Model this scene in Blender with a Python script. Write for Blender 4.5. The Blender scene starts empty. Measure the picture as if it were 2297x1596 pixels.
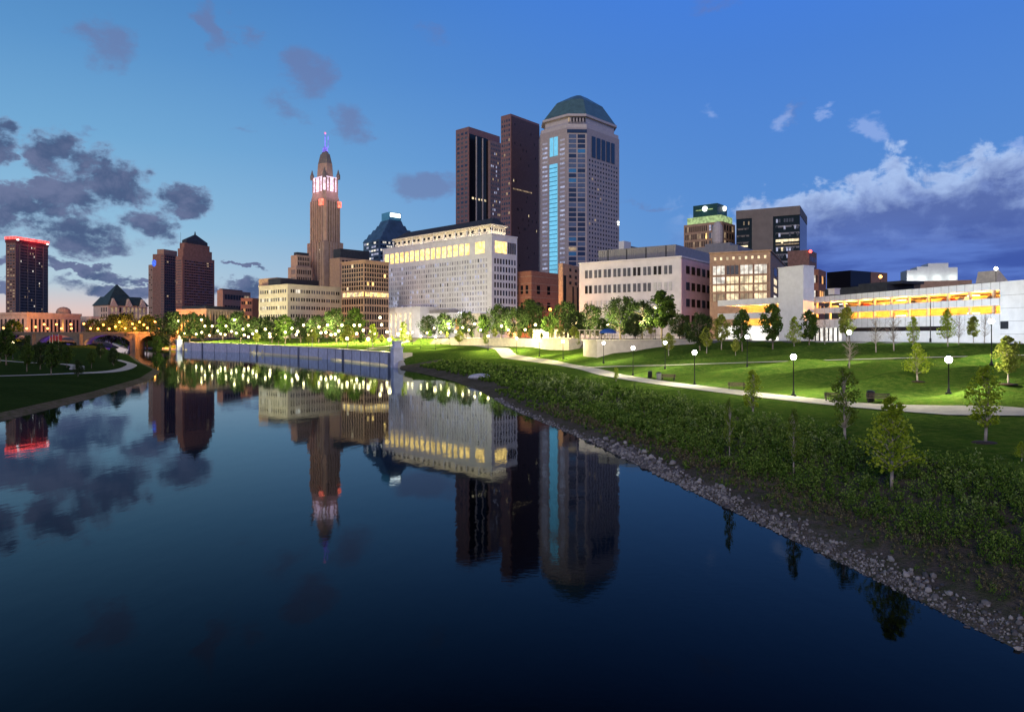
import bpy, math, random
import numpy as np
from mathutils import Vector, Matrix

# ------------------------------------------------------------------ camera, sky, light
F, CX, HY, H = 1560.0, 1148.5, 752.0, 10.0      # focal length / principal point of the photo (in a 2297 px wide frame), camera height
sc = bpy.context.scene
COL = sc.collection
R = math.radians
rnd = random.Random(7)

def srgb(r, g, b):
    def f(c):
        c /= 255.0
        return c / 12.92 if c <= 0.04045 else ((c + 0.055) / 1.055) ** 2.4
    return (f(r), f(g), f(b))

cam_d = bpy.data.cameras.new('camera')
cam = bpy.data.objects.new('camera', cam_d)
COL.objects.link(cam)
cam.location = (0, 0, H)
cam.rotation_euler = (R(90), 0, 0)
cam_d.sensor_width = 36
cam_d.lens = F / 2297.0 * 36
cam_d.shift_y = (HY - 798.0) / 2297.0
cam_d.clip_start = 0.2
cam_d.clip_end = 9000
sc.camera = cam

sc.view_settings.view_transform = 'Standard'
sc.view_settings.look = 'None'
sc.view_settings.exposure = 0.0
sc.view_settings.gamma = 1.0
sc.render.engine = 'CYCLES'
cy = sc.cycles
cy.use_denoising = True
cy.use_light_tree = True
cy.max_bounces = 6
cy.diffuse_bounces = 2
cy.glossy_bounces = 3
cy.transmission_bounces = 2
cy.transparent_max_bounces = 12
cy.sample_clamp_indirect = 3.0
cy.sample_clamp_direct = 0.0
cy.caustics_reflective = False
cy.caustics_refractive = False

sun_d = bpy.data.lights.new('sun', 'SUN')
sun_d.energy = 1.15
sun_d.angle = R(25)
sun_d.color = (1.0, 0.80, 0.72)
sun = bpy.data.objects.new('sun', sun_d)
COL.objects.link(sun)
sun.rotation_euler = (R(64), 0, R(-14))

world = bpy.data.worlds.new('World')
sc.world = world
world.use_nodes = True
wt = world.node_tree
wt.nodes.clear()

class NT:
    """small helper to write node trees"""
    def __init__(s, tree):
        s.t = tree
    def n(s, kind, **kw):
        nd = s.t.nodes.new(kind)
        for k, v in kw.items():
            setattr(nd, k, v)
        return nd
    def put(s, sock, v):
        if v is None:
            return
        if isinstance(v, bpy.types.NodeSocket):
            s.t.links.new(v, sock)
        else:
            if hasattr(sock, 'default_value'):
                dv = sock.default_value
                if hasattr(dv, '__len__') and hasattr(v, '__len__') and len(dv) == 4 and len(v) == 3:
                    v = (*v, 1.0)
                sock.default_value = v
    def math(s, op, a, b=None, c=None, clamp=False):
        nd = s.n('ShaderNodeMath', operation=op, use_clamp=clamp)
        s.put(nd.inputs[0], a); s.put(nd.inputs[1], b); s.put(nd.inputs[2], c)
        return nd.outputs[0]
    def vec(s, op, a, b=None):
        nd = s.n('ShaderNodeVectorMath', operation=op)
        s.put(nd.inputs[0], a)
        if b is not None:
            s.put(nd.inputs[1], b)
        return nd.outputs['Value'] if op in ('LENGTH', 'DOT_PRODUCT') else nd.outputs[0]
    def comb(s, x, y, z=0.0):
        nd = s.n('ShaderNodeCombineXYZ')
        s.put(nd.inputs[0], x); s.put(nd.inputs[1], y); s.put(nd.inputs[2], z)
        return nd.outputs[0]
    def sep(s, v):
        nd = s.n('ShaderNodeSeparateXYZ'); s.put(nd.inputs[0], v)
        return nd.outputs
    def mr(s, v, a, b, c=0.0, d=1.0, smooth=True):
        nd = s.n('ShaderNodeMapRange', interpolation_type='SMOOTHSTEP' if smooth else 'LINEAR')
        s.put(nd.inputs[0], v)
        for i, q in enumerate((a, b, c, d)):
            s.put(nd.inputs[i + 1], q)
        return nd.outputs[0]
    def noise(s, v, scale, detail=4.0, rough=0.55, dist=0.0, color=False):
        nd = s.n('ShaderNodeTexNoise')
        s.put(nd.inputs['Vector'], v); s.put(nd.inputs['Scale'], scale)
        s.put(nd.inputs['Detail'], detail); s.put(nd.inputs['Roughness'], rough); s.put(nd.inputs['Distortion'], dist)
        return nd.outputs['Color'] if color else nd.outputs[0]
    def mix(s, f, a, b, blend='MIX'):
        nd = s.n('ShaderNodeMix', data_type='RGBA', blend_type=blend)
        s.put(nd.inputs[0], f); s.put(nd.inputs[6], a); s.put(nd.inputs[7], b)
        return nd.outputs[2]
    def ramp(s, f, stops):
        nd = s.n('ShaderNodeValToRGB')
        s.put(nd.inputs[0], f)
        e = nd.color_ramp.elements
        while len(e) < len(stops):
            e.new(0.5)
        for el, (p, c) in zip(e, stops):
            el.position = p; el.color = (*c, 1)
        return nd.outputs[0]

def azel(px, py):
    az = math.atan((px - CX) / F)
    el = math.atan((HY - py) / F * math.cos(az))
    return math.degrees(az), math.degrees(el)

W = NT(wt)
tc = W.n('ShaderNodeTexCoord')
dx, dy, dz = W.sep(W.vec('NORMALIZE', tc.outputs['Generated']))
RAD = 57.29578
az = W.math('MULTIPLY', W.math('ARCTAN2', dx, dy), RAD)
el = W.math('MULTIPLY', W.math('ARCSINE', dz), RAD)
# clear twilight sky: paler and warmer towards the sunset in the west (left), deep blue in the east
elr = W.mr(el, 0.0, 50.0, smooth=False)
west = W.ramp(elr, [(0.0, srgb(238, 190, 176)), (0.035, srgb(228, 204, 200)), (0.075, srgb(186, 210, 224)), (0.16, srgb(150, 196, 226)), (0.28, srgb(118, 174, 218)),
                    (0.40, srgb(94, 152, 208)), (0.52, srgb(76, 134, 196)), (.62, srgb(58, 104, 165)), (1.0, srgb(20, 44, 90))])
east = W.ramp(elr, [(0.0, srgb(112, 160, 222)), (0.12, srgb(98, 150, 216)), (0.26, srgb(88, 142, 216)), (0.42, srgb(76, 132, 218)),
                    (0.55, srgb(68, 128, 228)), (.66, srgb(46, 92, 180)), (1.0, srgb(18, 40, 92))])
fe = W.mr(az, -36.0, 22.0)
sky = W.mix(fe, west, east)
# clouds: patches of noise at the directions where they hang
p2 = W.comb(az, el, 0.0)
pn = W.comb(W.math('MULTIPLY', az, 0.55), el, 0.0)
warp = W.vec('MULTIPLY', W.vec('SUBTRACT', W.noise(pn, 0.35, 5.0, 0.62, color=True), (0.5, 0.5, 0.5)), (6.5, 5.0, 0.0))
pw = W.vec('ADD', p2, warp)
def blobs(lst):
    out = None
    for (px, py, rx, ry, s) in lst:
        a, e = azel(px, py)
        q = W.vec('MULTIPLY', W.vec('SUBTRACT', pw, (a, e, 0)), (F / 27.2 / rx, F / 27.2 / ry, 0))
        m = W.mr(W.vec('LENGTH', q), 0.15, 1.25, s, 0.0, smooth=False)
        out = m if out is None else W.math('MAXIMUM', out, m)
    return out
n1 = W.noise(W.comb(W.math('MULTIPLY', az, 0.8), el, 0.0), 0.75, 8.0, 0.62, 0.3)
dark = blobs([(130, 345, 95, 85, .85), (240, 400, 150, 95, .9), (60, 460, 160, 80, .9), (420, 440, 135, 78, .95), (0, 320, 85, 70, .9), (150, 440, 150, 70, .9),
              (180, 530, 190, 95, .9), (330, 490, 120, 60, .85), (-60, 470, 180, 110, .9), (200, 612, 250, 20, .9), (300, 650, 260, 34, .9),
              (60, 600, 140, 24, .7), (-220, 430, 220, 160, 1), (560, 645, 130, 36, .9), (545, 595, 70, 10, .8), (30, 660, 90, 20, .7)])
thin = blobs([(250, 100, 120, 120, 1.0), (480, 60, 70, 120, .8), (700, 170, 140, 140, .9), (790, 290, 100, 100, .85), (200, 300, 70, 22, .6), (550, 60, 60, 80, .5),
              (640, 250, 120, 60, .5), (980, 80, 120, 60, .35), (1600, 10, 170, 40, .5), (540, 290, 60, 30, .4), (1440, 455, 120, 22, .5),
              (1780, 260, 70, 40, .5), (1310, 250, 160, 60, .15), (955, 405, 170, 70, 1.15)])
puff = blobs([(1970, 290, 75, 66, 1.2), (1770, 270, 55, 45, .7), (1590, 250, 45, 40, .55), (1870, 250, 35, 22, .6), (2297, 325, 60, 30, .9)])
n2 = W.noise(W.comb(W.math('MULTIPLY', az, 0.8), el, 7.0), 0.34, 8.0, 0.62, 0.2)
nn = W.math('SUBTRACT', W.math('ADD', W.math('MULTIPLY', n1, .55), W.math('MULTIPLY', n2, .75)), .65)
dm = W.math('MULTIPLY', W.mr(W.math('ADD', dark, W.math('MULTIPLY', nn, 3.2)), -0.26, 0.56), W.mr(dark, .02, .22))
tm = W.math('MULTIPLY', W.math('MULTIPLY', W.mr(W.math('ADD', thin, W.math('MULTIPLY', nn, 1.5)), 0.12, 0.85), 0.6), W.mr(thin, .0, .35))
pm = W.math('MULTIPLY', W.math('MULTIPLY', W.mr(W.math('ADD', puff, W.math('MULTIPLY', nn, 1.0)), 0.15, 0.8), 0.62), W.mr(puff, .0, .2))
dcol = W.mix(W.mr(n2, 0.38, 0.62), srgb(78, 98, 136), srgb(112, 124, 160))
tcol = srgb(112, 120, 164)
# the bank in the east: a billowing top edge with bright crests, blue-violet body streaked towards the horizon
eltop = W.math('MINIMUM', W.mr(az, 17.0, 29.0, 9.6, 12.2, smooth=False), W.mr(az, 29.0, 60.0, 12.2, 16.0, smooth=False))
bil = W.noise(W.comb(W.math('MULTIPLY', az, .8), el, 5.0), .42, 5.0, .58, .3)
tt = W.math('ADD', W.math('SUBTRACT', eltop, el), W.math('ADD', W.math('MULTIPLY', W.math('SUBTRACT', bil, .47), 7.5), W.math('MULTIPLY', W.math('SUBTRACT', n1, .5), 3.0)))
fadeL = W.mr(W.math('ADD', az, W.math('MULTIPLY', W.math('SUBTRACT', bil, .5), 8.0)), 12.0, 18.5)
bm = W.math('MULTIPLY', W.mr(tt, -.3, .9), fadeL)
bm = W.math('MULTIPLY', bm, W.mr(el, .4, 3.6, .35, 1.0))
streak = W.noise(W.comb(W.math('MULTIPLY', az, 0.14), W.math('MULTIPLY', el, 0.8), 3.0), .9, 5.0, 0.55)
body = W.mix(W.mr(streak, 0.36, 0.64), srgb(66, 92, 172), srgb(96, 128, 208))
body = W.mix(W.mr(el, 5.0, 9.5), body, W.mix(W.mr(n2, .4, .6), srgb(90, 112, 176), srgb(122, 146, 206)))
crest = W.math('MULTIPLY', W.mr(tt, 3.6, .2), W.mr(n1, .34, .56, .6, 1.0))
body = W.mix(crest, body, srgb(176, 202, 246))
sky = W.mix(tm, sky, tcol)
sky = W.mix(bm, sky, body)
sky = W.mix(pm, sky, srgb(158, 184, 240))
dcol = W.mix(W.mr(dm, .25, .95), srgb(128, 142, 176), dcol)
sky = W.mix(dm, sky, dcol)
sky = W.mix(W.mr(el, -0.3, -3.0), sky, srgb(30, 36, 46))
bg = W.n('ShaderNodeBackground')
W.put(bg.inputs[0], sky)
bg.inputs[1].default_value = 0.95
wo = W.n('ShaderNodeOutputWorld')
wt.links.new(bg.outputs[0], wo.inputs[0])
world.cycles.sampling_method = 'MANUAL'
world.cycles.sample_map_resolution = 512

# ------------------------------------------------------------------ materials
MATS = {}
def mat(name, col=(.5, .5, .5), rough=.8, metal=0.0, var=.12, vscale=.6, emit=None, es=1.0, bump=0.0, bscale=3.0, rand=0.0, spec=.5, evar=1.0):
    if name in MATS:
        return MATS[name]
    m = bpy.data.materials.new(name); m.use_nodes = True
    T = NT(m.node_tree)
    p = m.node_tree.nodes['Principled BSDF']
    tcn = T.n('ShaderNodeTexCoord')
    ob = tcn.outputs['Object']
    c = col
    if var > 0:
        nz = T.noise(ob, vscale, 6.0, .65)
        lo = tuple(x * (1 - var * 1.6) for x in col); hi = tuple(min(1, x * (1 + var * 1.3)) for x in col)
        c = T.mix(T.mr(nz, .3, .7), lo, hi)
    if rand > 0:
        oi = T.n('ShaderNodeObjectInfo')
        c = T.mix(T.math('MULTIPLY', oi.outputs['Random'], rand), c, tuple(x * .35 for x in col))
    T.put(p.inputs['Base Color'], c)
    p.inputs['Roughness'].default_value = rough
    p.inputs['Metallic'].default_value = metal
    p.inputs['Specular IOR Level'].default_value = spec
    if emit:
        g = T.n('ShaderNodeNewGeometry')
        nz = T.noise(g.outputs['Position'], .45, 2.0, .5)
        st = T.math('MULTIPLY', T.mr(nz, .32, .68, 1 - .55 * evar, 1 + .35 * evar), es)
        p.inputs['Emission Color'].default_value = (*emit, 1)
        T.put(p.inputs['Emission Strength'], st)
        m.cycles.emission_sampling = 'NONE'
    if bump > 0:
        b = T.n('ShaderNodeBump')
        b.inputs['Strength'].default_value = bump
        b.inputs['Distance'].default_value = .1
        T.put(b.inputs['Height'], T.noise(ob, bscale, 6.0, .7))
        m.node_tree.links.new(b.outputs[0], p.inputs['Normal'])
    MATS[name] = m
    return m

M = dict(
    white=mat('white_concrete', (.66, .66, .70), .75, var=.05),
    court=mat('pale_limestone', (.60, .60, .66), .8, var=.06, vscale=.2),
    cream=mat('cream_stone', (.62, .56, .46), .8, var=.1),
    beige=mat('beige_limestone', (.46, .42, .36), .85, var=.08, vscale=.3),
    beige2=mat('warm_limestone', (.50, .38, .28), .85, var=.12, vscale=.3),
    tan=mat('tan_brick', (.38, .25, .18), .85, var=.1),
    brown=mat('brown_brick', (.25, .14, .11), .85, var=.15),
    redbrown=mat('red_brown_granite', (.22, .12, .125), .6, var=.12),
    rust=mat('rust_brick', (.32, .14, .09), .85, var=.12),
    mauve=mat('mauve_granite', (.26, .18, .19), .6, var=.1),
    granite=mat('lilac_granite', (.38, .33, .34), .55, var=.07),
    granite_b=mat('pale_granite', (.48, .44, .46), .55, var=.06),
    lavender=mat('lavender_concrete', (.56, .54, .62), .8, var=.05, vscale=.2),
    pink_lit=mat('pink_light_concrete', (.56, .38, .46), .8, var=.07, vscale=.2),  # pinkish light on one side of the lavender block, put into the colour
    greymetal=mat('grey_metal_cladding', (.24, .23, .25), .5, .2, var=.08),
    darkmetal=mat('dark_metal', (.035, .035, .045), .5, .4, var=.1),
    darkroof=mat('dark_roofing', (.035, .04, .05), .7, var=.2),
    leveque=mat('terracotta_stone', (.42, .29, .23), .8, var=.1, vscale=.25),
    concrete=mat('concrete_brown_grey', (.19, .165, .155), .85, var=.08, vscale=.15),
    green_roof=mat('green_copper_roof', (.13, .24, .25), .35, .3, var=.12, vscale=.3),
    slate=mat('slate_green_roof', (.025, .05, .05), .6, var=.2),
    navy=mat('navy_glass_wall', (.045, .085, .15), .25, var=.15, vscale=.15),
    stonewall=mat('river_wall_stone', (.38, .42, .62), .8, var=.12, vscale=.5, bump=.3),
    coping=mat('pale_coping', (.55, .52, .44), .8, var=.08),
    glass=mat('dark_window_glass', (.022, .018, .02), .25, var=.2, rand=.4, spec=.25),
    glass_d=mat('black_glass', (.006, .007, .012), .12, var=0, spec=.3),
    bglass=mat('blue_reflecting_glass', (.10, .30, .42), .12, .55, var=.1, vscale=.2),
    nglass=mat('navy_glass', (.03, .05, .10), .12, .2, var=.1),
    gglass=mat('grey_window_glass', (.10, .10, .13), .2, var=.2, rand=.5),
    metal=mat('black_lamp_metal', (.02, .02, .022), .4, .6, var=0),
    wood=mat('bench_wood', (.10, .07, .05), .7, var=.2, vscale=6),
    bark=mat('tree_bark', (.17, .14, .12), .9, var=.25, vscale=8),
    barkpale=mat('pale_bark', (.34, .30, .27), .9, var=.2, vscale=8),
    asphalt=mat('asphalt', (.06, .06, .065), .9, var=.15, vscale=.5),
    paving=mat('pale_paving', (.42, .40, .35), .85, var=.1, vscale=1.0, bump=.1),
    mulch=mat('mulch', (.045, .03, .025), .95, var=.3, vscale=5),
    blue=mat('blue_canvas', (.02, .07, .30), .7, var=.1),
    red=mat('red_cloth', (.4, .03, .03), .8, var=.1),
    lit=mat('lit_window_cream', (.1, .1, .1), .4, var=0, emit=(1.0, .80, .48), es=1.1),
    lit_dim=mat('lit_window_dim', (.05, .05, .05), .3, var=0, emit=(1.0, .70, .40), es=.34),
    lit_w=mat('lit_window_white', (.1, .1, .1), .4, var=0, emit=(1.0, .93, .80), es=.9),
    lit_y=mat('lit_window_yellow', (.1, .1, .1), .4, var=0, emit=(1.0, .62, .17), es=2.6),
    lit_o=mat('lit_window_orange', (.1, .1, .1), .4, var=0, emit=(1.0, .45, .10), es=1.0),
    lit_b=mat('blue_white_window', (.1, .1, .1), .4, var=0, emit=(.62, .66, .95), es=.55),
    cyan=mat('cyan_glow_glass', (.12, .50, .66), .1, .4, var=.1, vscale=.3, emit=(.24, .64, .86), es=.62, evar=.25),  # emission put in to brighten the glass strip
    red_flood=mat('red_floodlight_glow', (.3, .02, .02), .5, var=0, emit=(1.0, .07, .06), es=3.2),  # red floodlight on the tower crown, put in as a glowing band
    redglow=mat('red_niche_glow', (.3, .1, .1), .5, var=0, emit=(1.0, .16, .09), es=2.8),  # floodlight in the red niches is set as emission
    pinkglow=mat('pink_floodlight_glow', (.4, .3, .35), .7, var=0, emit=(1, .78, .98), es=1.15),  # floodlit crown stone: its pink light is put in as emission
    violet=mat('violet_light', (.1, .1, .3), .5, var=0, emit=(.25, .18, 1.0), es=1.2),
    bluelight=mat('blue_neon', (.05, .1, .4), .5, var=0, emit=(.06, .16, .9), es=1.0),
    greenlit=mat('green_crown_glow', (.2, .3, .15), .8, var=0, emit=(.62, .85, .35), es=.5),  # green floodlight on the crown frieze, given to the material as glow
    signwhite=mat('white_sign_light', (.8, .8, .8), .5, var=0, emit=(.95, 1.0, .95), es=3.0),
    white_g=mat('white_ground_glass', (.6, .6, .6), .4, var=0, emit=(1.0, .97, .86), es=1.15),
    redlamp=mat('red_beacon', (.3, .02, .02), .5, var=0, emit=(1.0, .08, .06), es=6),
)

def globe_mat(name, color, strength):
    m = bpy.data.materials.new(name); m.use_nodes = True
    t = m.node_tree; t.nodes.clear()
    T = NT(t)
    e = T.n('ShaderNodeEmission'); e.inputs[0].default_value = (*color, 1); e.inputs[1].default_value = strength
    tr = T.n('ShaderNodeBsdfTransparent'); a = T.n('ShaderNodeAddShader'); o = T.n('ShaderNodeOutputMaterial')
    t.links.new(e.outputs[0], a.inputs[0]); t.links.new(tr.outputs[0], a.inputs[1]); t.links.new(a.outputs[0], o.inputs[0])
    m.cycles.emission_sampling = 'NONE'
    return m
G_WARM = globe_mat('lamp_glass_warm_white', (1.0, .80, .38), 6)
G_WHITE = globe_mat('lamp_glass_white', (1.0, .97, .85), 9)
G_ORANGE = globe_mat('lamp_glass_sodium', (1.0, .34, .07), 4)

# ------------------------------------------------------------------ helpers
def tag(o, label=None, cat=None, group=None, kind=None):
    if label: o['label'] = label
    if cat: o['category'] = cat
    if group: o['group'] = group
    if kind: o['kind'] = kind
    return o

def empty(name, loc, rz=0.0, label=None, cat=None, group=None):
    o = bpy.data.objects.new(name, None)
    o.empty_display_size = .5
    COL.objects.link(o); o.location = loc; o.rotation_euler = (0, 0, rz)
    return tag(o, label, cat, group)

class MB:
    def __init__(s):
        s.v = []; s.f = []; s.m = []; s.mats = []
    def mi(s, m):
        if m not in s.mats: s.mats.append(m)
        return s.mats.index(m)
    def poly(s, pts, faces, m):
        k = len(s.v); s.v += [tuple(p) for p in pts]
        i = s.mi(m)
        for f in faces:
            s.f.append([k + q for q in f]); s.m.append(i)
    def box(s, x0, x1, y0, y1, z0, z1, m):
        s.poly([(x0, y0, z0), (x1, y0, z0), (x1, y1, z0), (x0, y1, z0), (x0, y0, z1), (x1, y0, z1), (x1, y1, z1), (x0, y1, z1)],
               [(0, 3, 2, 1), (4, 5, 6, 7), (0, 1, 5, 4), (1, 2, 6, 5), (2, 3, 7, 6), (3, 0, 4, 7)], m)
    def obox(s, o, ang, u0, u1, n0, n1, z0, z1, m):
        """box along a facade plane: origin o, direction ang, u along it, n outward"""
        c, q = math.cos(ang), math.sin(ang)
        def P(u, n): return (o[0] + c * u + q * n, o[1] + q * u - c * n)
        a, b, d, e = P(u0, n1), P(u1, n1), P(u1, n0), P(u0, n0)
        s.poly([(*a, z0), (*b, z0), (*d, z0), (*e, z0), (*a, z1), (*b, z1), (*d, z1), (*e, z1)],
               [(0, 3, 2, 1), (4, 5, 6, 7), (0, 1, 5, 4), (1, 2, 6, 5), (2, 3, 7, 6), (3, 0, 4, 7)], m)
    def prism(s, foot, z0, z1, m, top=None, ztop=None):
        """foot: ccw polygon; top: other polygon with as many points for tapered shapes"""
        n = len(foot); top = top or foot
        s.poly([(*p, z0) for p in foot] + [(*p, z1) for p in top],
               [tuple(reversed(range(n))), tuple(range(n, 2 * n))] + [(i, (i + 1) % n, n + (i + 1) % n, n + i) for i in range(n)], m)
    def tube(s, p0, p1, r0, r1, m, n=8, cap=True):
        p0 = Vector(p0); p1 = Vector(p1); d = (p1 - p0)
        if d.length < 1e-6: return
        d.normalize(); a = d.orthogonal().normalized(); b = d.cross(a)
        pts = []
        for (p, r) in ((p0, r0), (p1, r1)):
            for i in range(n):
                t = 2 * math.pi * i / n
                pts.append(p + a * (r * math.cos(t)) + b * (r * math.sin(t)))
        fs = [(i, (i + 1) % n, n + (i + 1) % n, n + i) for i in range(n)]
        if cap: fs += [tuple(reversed(range(n))), tuple(range(n, 2 * n))]
        s.poly(pts, fs, m)
    def lathe(s, prof, m, n=12, c=(0, 0)):
        pts = []
        for (r, z) in prof:
            for i in range(n):
                t = 2 * math.pi * i / n
                pts.append((c[0] + r * math.cos(t), c[1] + r * math.sin(t), z))
        fs = []
        for k in range(len(prof) - 1):
            for i in range(n):
                j = (i + 1) % n
                fs.append((k * n + i, k * n + j, (k + 1) * n + j, (k + 1) * n + i))
        fs.append(tuple(reversed(range(n)))); fs.append(tuple(range((len(prof) - 1) * n, len(prof) * n)))
        s.poly(pts, fs, m)
    def mesh(s, name, smooth=False):
        me = bpy.data.meshes.new(name)
        me.from_pydata(s.v, [], s.f)
        for m in s.mats: me.materials.append(m)
        me.polygons.foreach_set('material_index', s.m)
        if smooth: me.polygons.foreach_set('use_smooth', [True] * len(s.f))
        me.update()
        return me
    def build(s, name, parent=None, smooth=False, loc=None):
        o = bpy.data.objects.new(name, s.mesh(name, smooth)); COL.objects.link(o)
        if parent: o.parent = parent
        if loc: o.location = loc
        return o

def quads_mesh(name, verts, nper, mats, attr=None, smooth=False, mat_idx=None):
    """fast mesh of many separate n-gons; verts (N*nper, 3)"""
    nv = len(verts); nf = nv // nper
    me = bpy.data.meshes.new(name)
    me.vertices.add(nv); me.vertices.foreach_set('co', np.asarray(verts, np.float32).ravel())
    me.loops.add(nv); me.loops.foreach_set('vertex_index', np.arange(nv, dtype=np.int32))
    me.polygons.add(nf); me.polygons.foreach_set('loop_start', np.arange(0, nv, nper, dtype=np.int32))
    for m in mats: me.materials.append(m)
    if mat_idx is not None: me.polygons.foreach_set('material_index', np.asarray(mat_idx, np.int32))
    if attr is not None:
        a = me.attributes.new('tint', 'FLOAT', 'POINT'); a.data.foreach_set('value', np.asarray(attr, np.float32))
    me.update(calc_edges=True)
    return me

def P(px, Y, z=0.0): return ((px - CX) / F * Y, Y, z)
def zat(py, Y): return H + (HY - py) * Y / F

# ------------------------------------------------------------------ terrain
RY = np.array([-60, 0, 22, 39.2, 62.9, 90.7, 129, 156, 219.7, 291.6, 395, 464, 520, 575, 900, 3000.])
RX = np.array([24, 19.5, 16.2, 12.7, 8, .9, -6.7, -14, -37, -78.4, -151, -219, -262, -322, -520, -1800.])
LY = np.array([-60, 50, 83, 95, 113.5, 153, 194, 250, 332, 433, 500, 575, 900, 3000.])
LX = np.array([-40, -54, -60, -63, -67.5, -80, -98, -133, -181, -246, -292, -324, -522, -1802.])
EY = np.array([-60, 130, 160, 178, 188, 205, 300, 400, 465, 600, 900, 3000.])
EX = np.array([121, 77, 74, 52, 26, 20, -36, -100, -165, -290, -470, -1700.])
def smooth_interp(y, Y, X):
    y = np.asarray(y, float)
    s = 5.0
    return (np.interp(y - s, Y, X) + np.interp(y + s, Y, X) + 2 * np.interp(y, Y, X)) / 4
def xR(y): return smooth_interp(y, RY, RX)
def xL(y): return smooth_interp(y, LY, LX)
def xE(y): return np.interp(y, EY, EX)
def distpoly(x, y, PX, PY):
    d = np.full(np.shape(x), 1e9)
    for i in range(len(PX) - 1):
        ax, ay, bx, by = PX[i], PY[i], PX[i + 1], PY[i + 1]
        t = np.clip(((x - ax) * (bx - ax) + (y - ay) * (by - ay)) / ((bx - ax) ** 2 + (by - ay) ** 2), 0, 1)
        d = np.minimum(d, np.hypot(x - ax - t * (bx - ax), y - ay - t * (by - ay)))
    return d
CITY = 8.6
FPX, FPY = [12, 17, 30, 46, 62, 80, 100], [165, 150, 134, 118, 103, 86, 66]
def zright(x, y):
    x = np.asarray(x, float); y = np.asarray(y, float)
    off = x - xR(y)
    d = distpoly(x, y, RX, RY) * np.where(off < 0, -1, 1)
    e = distpoly(x, y, EX, EY)
    inside = x > xE(y)
    zb = np.interp(d, [-30, -6, 0, .8, 2.4, 5, 9, 13, 20, 30], [-4, -1.5, -.02, .25, .55, 1.0, 1.9, 2.6, 2.95, 3.1])
    A = np.interp(y, [-60, 175, 192, 300, 335, 3000], [8.4, 8.4, 6.3, 6.3, 8.2, 8.5])
    t = np.clip((d - 29) / (np.maximum(d - 29, 0) + e + 1e-6), 0, 1)
    zl = zb + (A - 3.1) * t ** .85
    # rolling lawn
    fpd = distpoly(x, y, FPX, FPY)
    w = np.clip((fpd - .8) / 4, 0, 1) * np.clip((d - 32) / 8, 0, 1) * np.clip(e / 9, 0, 1) * np.clip((175 - y) / 20, 0, 1)
    ph = y * .42 + 1.6 * np.sin(x * .07 + .6) + .9 * np.sin(x * .15 + y * .05)
    zl = zl + w * (.62 * np.sin(ph) + .26 * np.sin(y * .9 - x * .22) + .16 * np.sin(x * .5 + y * .2))
    # behind the river wall the ground starts at the wall's top
    ww = np.clip((y - 212) / 8, 0, 1)
    top = np.interp(y, [219, 464], [4.1, 5.0])
    lawn2 = .7 * np.sin(x * .06 + y * .03) * np.clip((d - 6) / 20, 0, 1)
    zw = np.where(d < 0.4, -1.5, top + np.clip((d - 3) / (np.maximum(d - 3, 0) + e + 1e-6), 0, 1) * (A - top) + lawn2 * np.clip(e / 8, 0, 1))
    bk = np.clip((y - 470) / 12, 0, 1)     # beyond the wall a grass bank again
    zk = np.interp(d, [-6, 0, 6, 25, 60], [-1.5, 0, 2.4, 5.5, 8.2])
    z = zl * (1 - ww) + zw * ww
    z = z * (1 - bk) + zk * bk
    z = np.where(inside & (bk < .5), CITY, z)
    return np.where(d < -.1, np.minimum(z, -.1 + d * .2), z)
def zleft(x, y):
    x = np.asarray(x, float); y = np.asarray(y, float)
    d = distpoly(x, y, LX, LY) * np.where(x > xL(y), -1, 1)
    z = np.interp(d, [-30, -5, 0, 1.5, 6, 14, 24, 50, 90, 160, 400], [-4, -1.5, 0, .5, 1.3, 2.0, 2.2, 2.7, 4.2, 8.0, 9.0])
    z = z + np.clip((d - 26) / 12, 0, 1) * .35 * np.sin(x * .11 + y * .06)
    far = np.clip((y - 480) / 60, 0, 1)
    return z * (1 - far) + np.minimum(np.interp(d, [-6, 0, 8, 60], [-1.5, 0, 4, 8.8]), 9) * far
def ground(x, y):
    return float(zright(x, y)) if x > (xR(y) + xL(y)) / 2 else float(zleft(x, y))

def grass_mat(name, a, b, c, dead=None):
    m = bpy.data.materials.new(name); m.use_nodes = True
    T = NT(m.node_tree); p = m.node_tree.nodes['Principled BSDF']
    g = T.n('ShaderNodeNewGeometry').outputs['Position']
    n1_ = T.noise(g, .12, 5, .6); n2_ = T.noise(g, 1.4, 5, .7); n3_ = T.noise(g, 9.0, 3, .6)
    col = T.mix(T.mr(n1_, .35, .65), a, b)
    col = T.mix(T.math('MULTIPLY', T.mr(n2_, .38, .7), .8), col, c)
    col = T.mix(T.math('MULTIPLY', T.mr(n3_, .4, .7), .45), col, tuple(x * .45 for x in a))
    T.put(p.inputs['Base Color'], col)
    p.inputs['Roughness'].default_value = .9
    p.inputs['Specular IOR Level'].default_value = 0
    bn = T.n('ShaderNodeBump'); bn.inputs['Strength'].default_value = .8; bn.inputs['Distance'].default_value = .16
    T.put(bn.inputs['Height'], T.math('ADD', T.noise(g, 7.0, 5, .7), T.math('MULTIPLY', n2_, 1.2)))
    m.node_tree.links.new(bn.outputs[0], p.inputs['Normal'])
    return m
GRASS = grass_mat('lawn_grass', (.036, .088, .014), (.072, .145, .020), (.13, .175, .035))
SOIL = grass_mat('bank_soil', (.12, .10, .085), (.17, .145, .12), (.06, .085, .03))
STREET = mat('street_surface', (.10, .095, .09), .9, var=.2, vscale=.3)

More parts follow.
